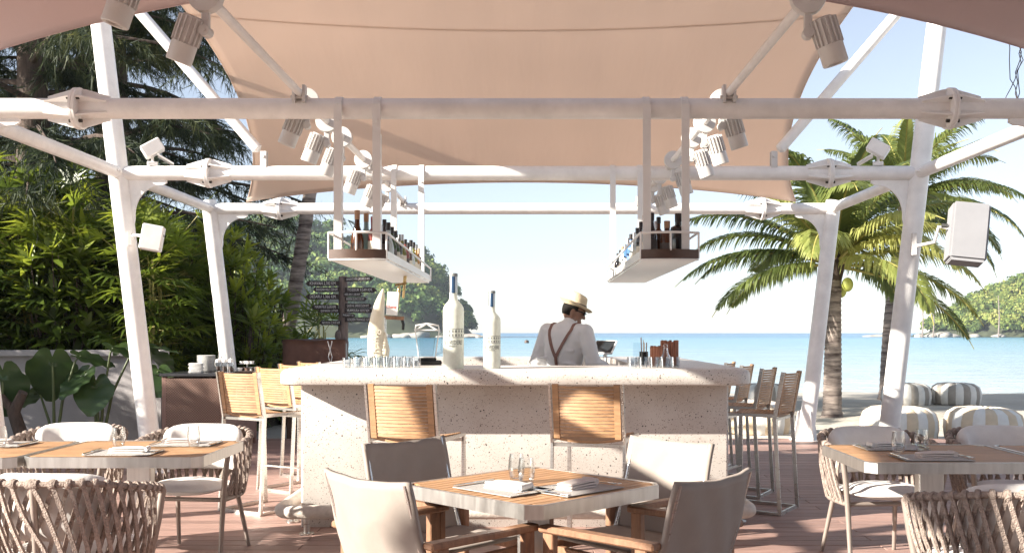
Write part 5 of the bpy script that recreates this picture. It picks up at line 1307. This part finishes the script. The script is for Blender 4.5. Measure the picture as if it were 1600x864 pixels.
# ================================================================== TREES AND SHRUBS ON THE LEFT
def unit(a): return a / (np.linalg.norm(a, axis=-1, keepdims=True) + 1e-9)
def casuarina(label, base, H_, seed, nb, z0):
    rs = np.random.RandomState(seed); t = thing('casuarina_tree', label, 'tree', base, 0, 'dark feathery trees on the left')
    MB().path([(0, 0, 0), (.1, 0, H_ * .3), (-.05, .1, H_ * .65), (0, 0, H_)], [.30, .24, .15, .04], 12).build('trunk', 'bark', t, 60)
    br = MB(); Q = []; T = []
    for b in range(nb):
        f = (b + rs.rand()) / nb; z = z0 + (H_ - z0) * f; az = b * 2.4 + rs.rand(); Lb = (3.0 * (1 - f) ** .6 + .7) * (.7 + .5 * rs.rand())
        d = np.array([math.cos(az), math.sin(az), .35 - .2 * rs.rand()]); p = np.array([0, 0, z]); P = [p.copy()]
        for k in range(8):
            p = p + unit(d) * Lb / 8; d = d + np.array([rs.normal() * .08, rs.normal() * .08, -.09]); P.append(p.copy())
        P = np.array(P); br.path([Vector(q) for q in P], [.05 * (1 - k / 9.5) * (1.3 - f) for k in range(9)], 5)
        nt_ = int(40 * Lb / 2.2)
        ff = .18 + .82 * rs.rand(nt_); kk = np.minimum(7, (ff * 8).astype(int)); c = P[kk] + (P[kk + 1] - P[kk]) * (ff * 8 - kk)[:, None]
        td = unit(np.stack([rs.normal(size=nt_) * .8 + math.cos(az) * .6, rs.normal(size=nt_) * .8 + math.sin(az) * .6, -.25 - .5 * rs.rand(nt_)], 1)); tl = .35 + .45 * rs.rand(nt_, 1)
        nn = 26
        g = rs.rand(nt_, nn, 1); cc = c[:, None, :] + td[:, None, :] * tl[:, None, :] * g + np.array([0, 0, -.22]) * (g * tl[:, None, :]) ** 2
        nd = unit(td[:, None, :] * .7 + rs.normal(size=(nt_, nn, 3)) * .45 + np.array([0, 0, -.55])); nl = .16 + .14 * rs.rand(nt_, nn, 1)
        wv = unit(np.cross(nd, rs.normal(size=(nt_, nn, 3)))) * .0075
        e = cc + nd * nl; q = np.stack([cc - wv, cc + wv, e], 2).reshape(-1, 3, 3); Q.append(q)
        tt = np.repeat(rs.rand(nt_) * .55, nn) + rs.rand(nt_ * nn) * .2 + .1 * f; T.append(tt)
    br.build('branches', 'bark', t, 60)
    quads_obj('crown', np.concatenate(Q), 3, 'leaf_casuarina', t, np.concatenate(T))
casuarina('dark feathery tree with a thick trunk at the far left', (-7.9, 15.6, .5), 13, 21, 64, 2.4)
casuarina('dark feathery tree between the left middle post and the canopy edge', (-7.5, 17.8, .5), 12.5, 22, 60, 2.6)
casuarina('dark feathery tree farthest back on the left', (-8.6, 20.0, .5), 14, 23, 60, 2.6)
casuarina('dark feathery tree at the left frame edge', (-10.4, 16.5, .5), 12, 24, 50, 2.4)

def fan_leaves(C, D, n_l, length, width, rs, spread=1.35, droop=.5):
    """fan palm leaves at centres C with outward directions D: (N,3)"""
    N = len(C); D = unit(D); side = unit(np.cross(D, np.array([0, 0, 1.0]) + rs.normal(size=(N, 3)) * .25)); up = np.cross(side, D); Q = []; T = []
    base_t = rs.rand(N) * .45
    for k in range(n_l):
        a = (k / (n_l - 1) - .5) * 2 * spread; ll = length * (1 - .25 * abs(a) / spread) * (.8 + .35 * rs.rand(N, 1))
        d = unit(D * math.cos(a) + side * math.sin(a) + up * .1 * rs.normal(size=(N, 1))); nrm = unit(np.cross(d, side * math.cos(a) - D * math.sin(a))); wv = unit(np.cross(d, nrm)) * width * .5
        d2 = unit(d + np.array([0, 0, -droop]) * (.6 + .7 * rs.rand(N, 1)))
        a0 = C; a1 = C + d * ll * .5; a2 = a1 + d2 * ll * .5
        Q.append(np.stack([a0 - wv * .35, a1 - wv, a1 + wv, a0 + wv * .35], 1)); Q.append(np.stack([a1 - wv, a2 - wv * .1, a2 + wv * .1, a1 + wv], 1)); T += [base_t + .1 * rs.rand(N)] * 2
    return np.concatenate(Q), np.concatenate(T)
def rhapis(label, base, H_, rad, nleaf, seed, grp='lady palms in the hedge', tint=0, length=.40):
    rs = np.random.RandomState(seed); t = thing('lady_palm', label, 'palm shrub', base, 0, grp)
    st_ = MB(); C = []; D = []
    for c in range(9):
        a = rs.rand() * 6.28; r = rad * .6 * rs.rand() ** .5; h = H_ * (.7 + .35 * rs.rand()); p0 = np.array([r * math.cos(a), r * math.sin(a), 0]); p1 = p0 * 1.5 + np.array([0, 0, h])
        st_.path([Vector(p0), Vector((p0 + p1) / 2 + np.array([.04, 0, 0])), Vector(p1)], [.018, .016, .012], 6)
        for k in range(nleaf // 9):
            f = .12 + .88 * rs.rand() ** .7; az = rs.rand() * 6.28; el = -.2 + 1.1 * f * rs.rand() + (.5 if f > .9 else 0); d = np.array([math.cos(az) * math.cos(el), math.sin(az) * math.cos(el), math.sin(el)])
            pl_ = .25 + .3 * rs.rand(); q = p0 + (p1 - p0) * f; C.append(q + d * pl_); D.append(d)
            st_.path([Vector(q), Vector(q + d * pl_)], .005, 3, cap=False)
    st_.build('canes', 'frond_stalk', t)
    Q, T = fan_leaves(np.array(C), np.array(D), 9, length, .042, rs)
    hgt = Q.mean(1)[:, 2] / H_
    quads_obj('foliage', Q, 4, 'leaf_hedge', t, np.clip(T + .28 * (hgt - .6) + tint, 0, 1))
hp = [(-7.6, 13.1, 3.3), (-6.95, 13.3, 3.2), (-6.3, 13.05, 2.95), (-5.7, 13.35, 2.75), (-5.15, 13.2, 2.55), (-6.7, 14.2, 3.4), (-5.9, 14.3, 3.0), (-8.2, 13.9, 3.5), (-5.2, 14.2, 2.7)]
wn = ['in the front row at the far left edge', 'in the front row, second from the left', 'in the front row, third from the left', 'in the front row left of the middle post', 'in the front row just behind the middle post', 'in the back row, left of the middle post', 'in the back row, behind the middle post', 'in the back row at the far left edge', 'in the back row, right of the middle post']
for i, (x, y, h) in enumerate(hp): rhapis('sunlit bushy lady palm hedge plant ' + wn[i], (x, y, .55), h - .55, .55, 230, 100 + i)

def rosette_bush(label, base, H_, rad, nros, seed, leaf_l=.30, leaf_w=.06, matn='leaf_hedge', grp='glossy leaved shrubs', tint=.15, n_l=13):
    rs = np.random.RandomState(seed); t = thing('broadleaf_shrub', label, 'shrub', base, 0, grp); st_ = MB(); Q = []; T = []
    for c in range(nros):
        a = rs.rand() * 6.28; r = rad * rs.rand() ** .5; h = H_ * (.15 + .85 * rs.rand() ** .8) * (1 - .25 * (r / rad) ** 2); p = np.array([r * math.cos(a), r * math.sin(a), h])
        q = p * np.array([.4, .4, .0]); st_.path([Vector(q), Vector(q * .4 + p * .6 - np.array([0, 0, .1])), Vector(p)], [.014, .011, .006], 5, cap=False)
        ax = unit(np.array([p[0] / rad * .8, p[1] / rad * .8, 1.0])); tt = .4 * rs.rand()
        for k in range(n_l):
            f = k / n_l; az = k * 2.4 + rs.rand() * .5; el = .15 + 1.05 * f
            u = unit(np.cross(ax, np.array([.3, 1, 0]))); v = np.cross(ax, u); d = unit((u * math.cos(az) + v * math.sin(az)) * math.cos(el) + ax * math.sin(el)); ll = leaf_l * (.75 + .4 * rs.rand()) * (1 - .3 * f)
            wv = unit(np.cross(d, ax)) * leaf_w * .5; c0 = p + ax * (.12 * f - .06); d2 = unit(d + np.array([0, 0, -.25])); a1 = c0 + d * ll * .5; a2 = a1 + d2 * ll * .5
            Q += [[c0 - wv * .3, a1 - wv, a1 + wv, c0 + wv * .3], [a1 - wv, a2 - wv * .12, a2 + wv * .12, a1 + wv]]; T += [tt + .12 * f, tt + .15 * f]
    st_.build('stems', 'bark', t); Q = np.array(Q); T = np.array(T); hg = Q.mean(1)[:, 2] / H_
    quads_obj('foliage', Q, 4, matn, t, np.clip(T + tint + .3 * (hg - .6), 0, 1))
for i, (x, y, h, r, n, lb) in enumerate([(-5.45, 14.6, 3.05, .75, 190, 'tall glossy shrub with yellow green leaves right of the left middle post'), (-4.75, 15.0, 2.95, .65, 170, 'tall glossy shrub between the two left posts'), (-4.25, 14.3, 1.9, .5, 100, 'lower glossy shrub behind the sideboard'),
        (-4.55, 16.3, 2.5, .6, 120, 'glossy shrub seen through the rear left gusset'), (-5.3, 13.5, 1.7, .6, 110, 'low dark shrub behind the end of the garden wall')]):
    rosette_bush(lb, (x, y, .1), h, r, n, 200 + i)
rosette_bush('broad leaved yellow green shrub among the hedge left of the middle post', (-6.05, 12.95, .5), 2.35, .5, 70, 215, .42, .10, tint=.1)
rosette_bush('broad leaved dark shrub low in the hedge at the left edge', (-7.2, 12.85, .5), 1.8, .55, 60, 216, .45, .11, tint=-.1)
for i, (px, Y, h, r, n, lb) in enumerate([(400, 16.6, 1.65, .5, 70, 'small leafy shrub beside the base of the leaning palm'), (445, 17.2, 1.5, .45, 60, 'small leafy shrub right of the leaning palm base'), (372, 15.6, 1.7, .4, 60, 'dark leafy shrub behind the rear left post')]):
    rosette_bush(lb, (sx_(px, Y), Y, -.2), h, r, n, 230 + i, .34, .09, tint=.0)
# drooping fan palm by the signpost
Y = 17.5; rhapis('drooping fan palm left of the signpost', (sx_(486, Y), Y, -.25), 1.75, .35, 45, 260, 'fan palms by the beach', -.1, .62)
# off-frame continuation of the hedge along the left (throws the dappled shade)
for i, (x, y, h) in enumerate([(-9.6, 11.2, 2.5), (-9.8, 10.1, 2.9), (-9.9, 9.1, 3.3), (-10.0, 8.0, 3.6), (-10.1, 6.9, 3.6)]):
    rhapis(f'lady palm continuing the hedge beyond the left frame edge, {ORD[i]} from the back', (x, y, -.1), h, .75, 260, 300 + i, length=.5)

# ------------------------------------------------------------------ elephant ear plants
def ear_leaf(Lf, Wf):
    m = MB(); n = 14; vs = []; 
    out = []
    for k in range(n + 1):
        f = k / n; y = -.28 * Lf + 1.28 * Lf * f; wdt = Wf * (math.sin(math.pi * (f * .86 + .10)) ** .8) * (1 - .25 * f)
        if f < .22: wdt *= .85
        for j in range(9):
            s = (j / 8 - .5) * 2; notch = .20 * Lf * max(0, 1 - abs(s) * 3.2) if f < .24 else 0
            vs.append((s * wdt, y + notch, .10 * wdt * (1 - abs(s)) * -1.2 - .22 * Lf * max(0, f - .3) ** 2 + .015 * math.sin(f * 22) * abs(s)))
    fs = [(k * 9 + j, k * 9 + j + 1, (k + 1) * 9 + j + 1, (k + 1) * 9 + j) for k in range(n) for j in range(8)]
    return m.add(vs, fs)
def elephant_ear(label, base, leaves):
    t = thing('elephant_ear_plant', label, 'plant', base, 0, 'elephant ear plants by the wall')
    for (dx, dy, dz, yaw, pitch, roll, s) in leaves:
        p = Vector((dx, dy, dz)); l = ear_leaf(.42 * s, .25 * s).build('leaf', 'leaf_ear', t, 180)
        a = l.data.attributes.new('tint', 'FLOAT', 'FACE'); a.data.foreach_set('value', [.35 + .2 * random.random()] * len(l.data.polygons))
        l.location = p; l.rotation_euler = Euler((pitch, roll, yaw), 'XYZ')
        MB().path([(0, 0, 0), (dx * .3, dy * .3, dz * .55), (dx * .8, dy * .8, dz * .95), tuple(p)], [.022, .017, .012, .008], 8).build('leaf_stalk', 'ear_stalk', t, 60)
mat('ear_stalk', (.10, .13, .05), .5)
e0 = PX(83, 660, 11.3); elephant_ear('elephant ear plant with a large upright leaf left of the middle post', (sx_(85, 11.3), 11.3, -.05), [(.0, -.05, 1.12, R(20), R(-62), R(5), 1.25), (.30, .0, 1.16, R(-60), R(-15), R(20), .95), (-.25, .1, .75, R(60), R(-30), 0, .8)])
elephant_ear('elephant ear plant with drooping dark leaves beside the middle post', (sx_(155, 11.4), 11.4, -.05), [(-.12, -.1, .98, R(150), R(-40), R(0), 1.0), (.18, -.05, 1.25, R(-70), R(-20), R(10), 1.05), (.02, -.15, .86, R(190), R(-55), R(0), 1.0), (.45, .1, 1.30, R(-80), R(-10), R(0), 1.0)])
elephant_ear('elephant ear leaf clump right behind the middle post by the sideboard', (sx_(236, 11.6), 11.6, -.05), [(.0, 0, 1.22, R(-30), R(-35), 0, .95), (.12, -.1, .98, R(200), R(-45), 0, .9), (-.15, 0, 1.32, R(70), R(-20), 0, .9)])
elephant_ear('elephant ear plant cut by the left frame edge', (sx_(2, 11.0), 11.0, -.05), [(.05, -.05, .98, R(10), R(-70), 0, 1.2), (-.2, 0, 1.1, R(60), R(-30), 0, 1.0)])
o = MB().path([(0, 0, 0), (.08, 0, .25), (-.02, .03, .5), (.10, 0, .72)], [.09, .075, .07, .05], 10).path([(-.02, .03, .5), (-.15, 0, .68)], [.05, .04], 8).build('tree_stump', 'bark', None, 60, loc=(sx_(22, 10.9), 10.9, 0)); tag(o, 'gnarled brown stump beside the front left post', 'stump')

# dry vine dangling at the top right
t = thing('dangling_vine', 'thin dry vine twigs dangling at the top right corner', 'vine', (sx_(1590, 8.8), 8.8, 3.35))
rv = random.Random(4)
for k in range(5):
    p = Vector((rv.uniform(-.06, .12), rv.uniform(-.1, .1), .75)); pts = [p.copy()]
    for q in range(9): p = p + Vector((rv.uniform(-.05, .05), rv.uniform(-.03, .03), -.075 - .03 * rv.random())); pts.append(p.copy())
    MB().path(pts, .004, 5).build('twig', 'bark', t)

# ================================================================== BARTENDER
def remeshed(m, name, matn, voxel, parent, smooth_it=6):
    o = m.build(name, matn, None); md = o.modifiers.new('r', 'REMESH'); md.mode = 'VOXEL'; md.voxel_size = voxel
    ms = o.modifiers.new('s', 'SMOOTH'); ms.factor = .5; ms.iterations = smooth_it
    bpy.context.view_layer.update(); me = bpy.data.meshes.new_from_object(o.evaluated_get(bpy.context.evaluated_depsgraph_get()))
    old = o.data; bpy.data.objects.remove(o); bpy.data.meshes.remove(old)
    return link(name, me, parent, 180)
pe = thing('person', 'bartender in straw hat, sunglasses, white shirt and brown braces behind the bar', 'person', (.295, 8.35, 0), R(-35))
SH_R, EL_R, WR_R = Vector((.19, .02, 1.375)), Vector((.285, -.01, 1.12)), Vector((.30, .20, 1.075))
SH_L, EL_L, WR_L = Vector((-.19, .02, 1.385)), Vector((-.275, -.02, 1.12)), Vector((-.14, .21, 1.02))
HC = Vector((.015, .115, 1.55)); HM = Matrix.Translation(HC) @ rotz(R(-52)) @ Matrix.Rotation(R(-22), 4, 'X')
def cap(m, a, b, r0, r1, n=14):
    a, b = Vector(a), Vector(b); m.path([a, b], [r0, r1], n); m.ell(a, (r0,) * 3); m.ell(b, (r1,) * 3)
def torso(m, e):
    m.ell((0, -.01, 1.20), (.165 + e, .115 + e, .22)); m.ell((0, .0, 1.30), (.185 + e, .105 + e, .125 + e)); m.ell((0, 0, 1.02), (.155 + e, .115 + e, .16)); cap(m, (-.14, .01, 1.375), (.14, .01, 1.37), .062 + e, .062 + e)
    m.ell((0, .02, 1.40), (.10 + e, .08 + e, .06 + e))
b = MB(); torso(b, 0)
cap(b, (0, .02, 1.38), (.01, .075, 1.48), .056, .052)
b.ell((0, 0, .012), (.076, .096, .112), HM); b.ell((0, .03, -.07), (.05, .06, .055), HM)
for (p, q, r0, r1) in (((0, .088, .012), (0, .104, -.022), .010, .013), ((-.02, .083, -.066), (.02, .083, -.066), .014, .014), ((-.012, .078, -.105), (.012, .078, -.105), .018, .018)): cap(b, HM @ Vector(p), HM @ Vector(q), r0, r1, 8)
for s in (-1, 1): b.ell((s * .078, -.012, -.012), (.012, .022, .034), HM)
for S, E, W_ in ((SH_R, EL_R, WR_R), (SH_L, EL_L, WR_L)):
    cap(b, S, E, .052, .042); cap(b, E, W_, .042, .028)
    d = (W_ - E).normalized(); s = 1 if S.x > 0 else -1
    pm = W_ + d * .05; side = Vector((-s, 0, 0)); b.ell(pm, (.040, .045, .018))
    for k, ln in enumerate((.062, .072, .068, .052)):
        o0 = pm + d * .03 + Vector((-s * (.027 - .018 * k), 0, 0)); o1 = o0 + d * ln * .55 + Vector((0, 0, -.010)); o2 = o1 + d * ln * .45 + Vector((0, 0, -.026)); cap(b, o0, o1, .0092, .0088, 8); cap(b, o1, o2, .0088, .0075, 8)
    o0 = W_ + d * .02 + Vector((-s * .03, 0, 0)); o1 = o0 + Vector((-s * .025, .03, -.01)); o2 = o1 + Vector((-s * .004, .03, -.012)); cap(b, o0, o1, .012, .010, 8); cap(b, o1, o2, .010, .009, 8)
for s in (-1, 1):
    cap(b, (s * .09, 0, .90), (s * .10, .01, .50), .085, .058); cap(b, (s * .10, .01, .50), (s * .10, -.01, .09), .055, .038); cap(b, (s * .10, -.03, .045), (s * .11, .15, .035), .045, .035)
body = remeshed(b, 'body', 'skin', .0085, pe, 3)
m = MB(); torso(m, .016)
for S, E, W_ in ((SH_R, EL_R, WR_R), (SH_L, EL_L, WR_L)): cap(m, S, E, .070, .062); cap(m, E, E.lerp(W_, .80), .062, .046)
cap(m, (0, .03, 1.415), (.006, .055, 1.448), .066, .060)
for k in range(5): m.ell((.05 * math.sin(k * 2.1), -.10 + .01 * (k % 2), 1.02 + .05 * k), (.12, .03, .016), Matrix.Rotation(R(6 * (k % 3) - 6), 4, 'Y'))
for S, E, W_ in ((SH_R, EL_R, WR_R), (SH_L, EL_L, WR_L)):
    for k in range(4): q = S.lerp(E, .45 + .18 * k); m.ell(q, (.072, .070, .012))
shirt = remeshed(m, 'shirt', 'shirt', .009, pe, 4)
m = MB()
for s in (-1, 1): cap(m, (s * .085, 0, .93), (s * .10, .01, .50), .105, .082); cap(m, (s * .10, .01, .50), (s * .10, -.01, .08), .080, .070)
m.ell((0, 0, .95), (.172, .13, .10)); remeshed(m, 'trousers', 'trousers', .014, pe)
m = MB()
for s in (-1, 1): m.ell((s * .11, .05, .045), (.055, .15, .05))
remeshed(m, 'shoes', 'black_gloss', .014, pe)
# braces projected on the back of the shirt
from mathutils.bvhtree import BVHTree
bv = BVHTree.FromPolygons([v.co.copy() for v in shirt.data.vertices], [tuple(p.vertices) for p in shirt.data.polygons])
def back(x, z):
    h = bv.ray_cast(Vector((x, -1, z)), Vector((0, 1, 0)))
    return (h[0] + Vector((0, -.006, 0))) if h[0] else Vector((x, -.12, z))
def top_(x, y):
    h = bv.ray_cast(Vector((x, y, 2)), Vector((0, 0, -1))); return (h[0] + Vector((0, 0, .005))) if h[0] else Vector((x, y, 1.44))
for s in (-1, 1):
    pts = [top_(s * .105, .05), top_(s * .107, .01), top_(s * .108, -.03)] + [back(s * (.108 - .10 * ((1.40 - z) / .22) ** 1.15), z) for z in (1.395, 1.36, 1.32, 1.28, 1.24, 1.205, 1.18)]
    MB().path(pts, 1, flat=(.026, .005), up=(0, -1, .35)).build('brace_strap', 'suspender', pe)
MB().path([back(0, z) for z in (1.19, 1.15, 1.10, 1.05, 1.0, .96)], 1, flat=(.027, .005), up=(0, -1, 0)).build('brace_strap', 'suspender', pe)
p = back(0, 1.185); MB().box((p.x, p.y - .004, p.z), (.034, .006, .034), ch=.002).build('brace_patch', 'suspender', pe)
# collar
MB().path([HC + Vector((.062 * math.sin(a) - .01, -.048 + .058 * -math.cos(a), -.100 - .012 * math.cos(a))) for a in [R(-150 + 20 * k) for k in range(16)]], 1, flat=(.006, .036), up=(0, 0, 1)).build('collar', 'shirt', pe, 60)
# hair, hat, sunglasses
h = MB(); h.ell((0, -.014, .016), (.082, .094, .108), HM)
hm = h; keep = [i for i, f in enumerate(hm.f) if all((HM.inverted() @ Vector(hm.v[k])).y < .02 + .6 * max(0, (HM.inverted() @ Vector(hm.v[k])).z) and (HM.inverted() @ Vector(hm.v[k])).z > -.055 for k in f)]
hm.f = [hm.f[i] for i in keep]; hm.m = [0] * len(hm.f); hm.build('hair', 'hair', pe, 180)
HT = HM @ tr(0, -.012, .048) @ Matrix.Rotation(R(4), 4, 'X') @ Matrix.Diagonal((.92, 1.05, 1, 1))
ht = MB(); vs = []; n = 32
prof = [(.150, .012), (.148, .008), (.125, -.004), (.098, .0), (.093, .03), (.090, .06), (.085, .098), (.070, .112), (.04, .108), (.01, .100)]
for k, (r, z) in enumerate(prof):
    for j in range(n):
        a = 2 * math.pi * j / n; zz = z
        if k < 3: zz += -.016 * math.sin(a) + (.014 if math.sin(a) < -.2 else 0) * abs(math.sin(a)) + .010 * abs(math.cos(a))
        if k >= 6: zz += .012 * math.sin(a) * (-1) - .0; 
        rr = r * (1 - (.10 * abs(math.cos(a)) * max(0, math.sin(a)) if k >= 6 else 0)); vs.append((rr * math.cos(a), rr * math.sin(a), zz))
fs = [(k * n + j, k * n + (j + 1) % n, (k + 1) * n + (j + 1) % n, (k + 1) * n + j) for k in range(len(prof) - 1) for j in range(n)] + [tuple((len(prof) - 1) * n + j for j in range(n))]
hat = ht.add(vs, fs, HT).build('straw_hat', 'hat_straw', pe, 60); md = hat.modifiers.new('s', 'SOLIDIFY'); md.thickness = .004
MB().lathe([(.101, .001), (.0965, .028)], 32, HT, cap=False).build('hat_band', 'hat_band', hat, 60)
gl = MB()
for s in (-1, 1):
    gl.box((s * .034, .098, .012), (.056, .012, .040), HM @ Matrix.Rotation(R(-10 * s), 4, 'Z'), ch=.006); gl.path([HM @ Vector((s * .064, .088, .02)), HM @ Vector((s * .080, .03, .014)), HM @ Vector((s * .080, -.02, .006))], .0042, 6)
gl.box((0, .105, .018), (.02, .008, .008), HM); gl.build('sunglasses', 'black_gloss', pe, 40)

# ================================================================== HAZE
hz = MB().box((0, 200, 28.0), (1700, 900, 62)); hm_ = bpy.data.materials.new('haze'); hm_.use_nodes = True; MT['haze'] = hm_
n_ = hm_.node_tree.nodes; n_.clear(); ho = n_.new('ShaderNodeOutputMaterial'); pv = n_.new('ShaderNodeVolumePrincipled')
pv.inputs['Color'].default_value = (.82, .90, 1, 1); pv.inputs['Density'].default_value = .00026; pv.inputs['Anisotropy'].default_value = .2
hm_.node_tree.links.new(pv.outputs[0], ho.inputs['Volume'])
tag(hz.build('haze', 'haze'), kind='stuff')
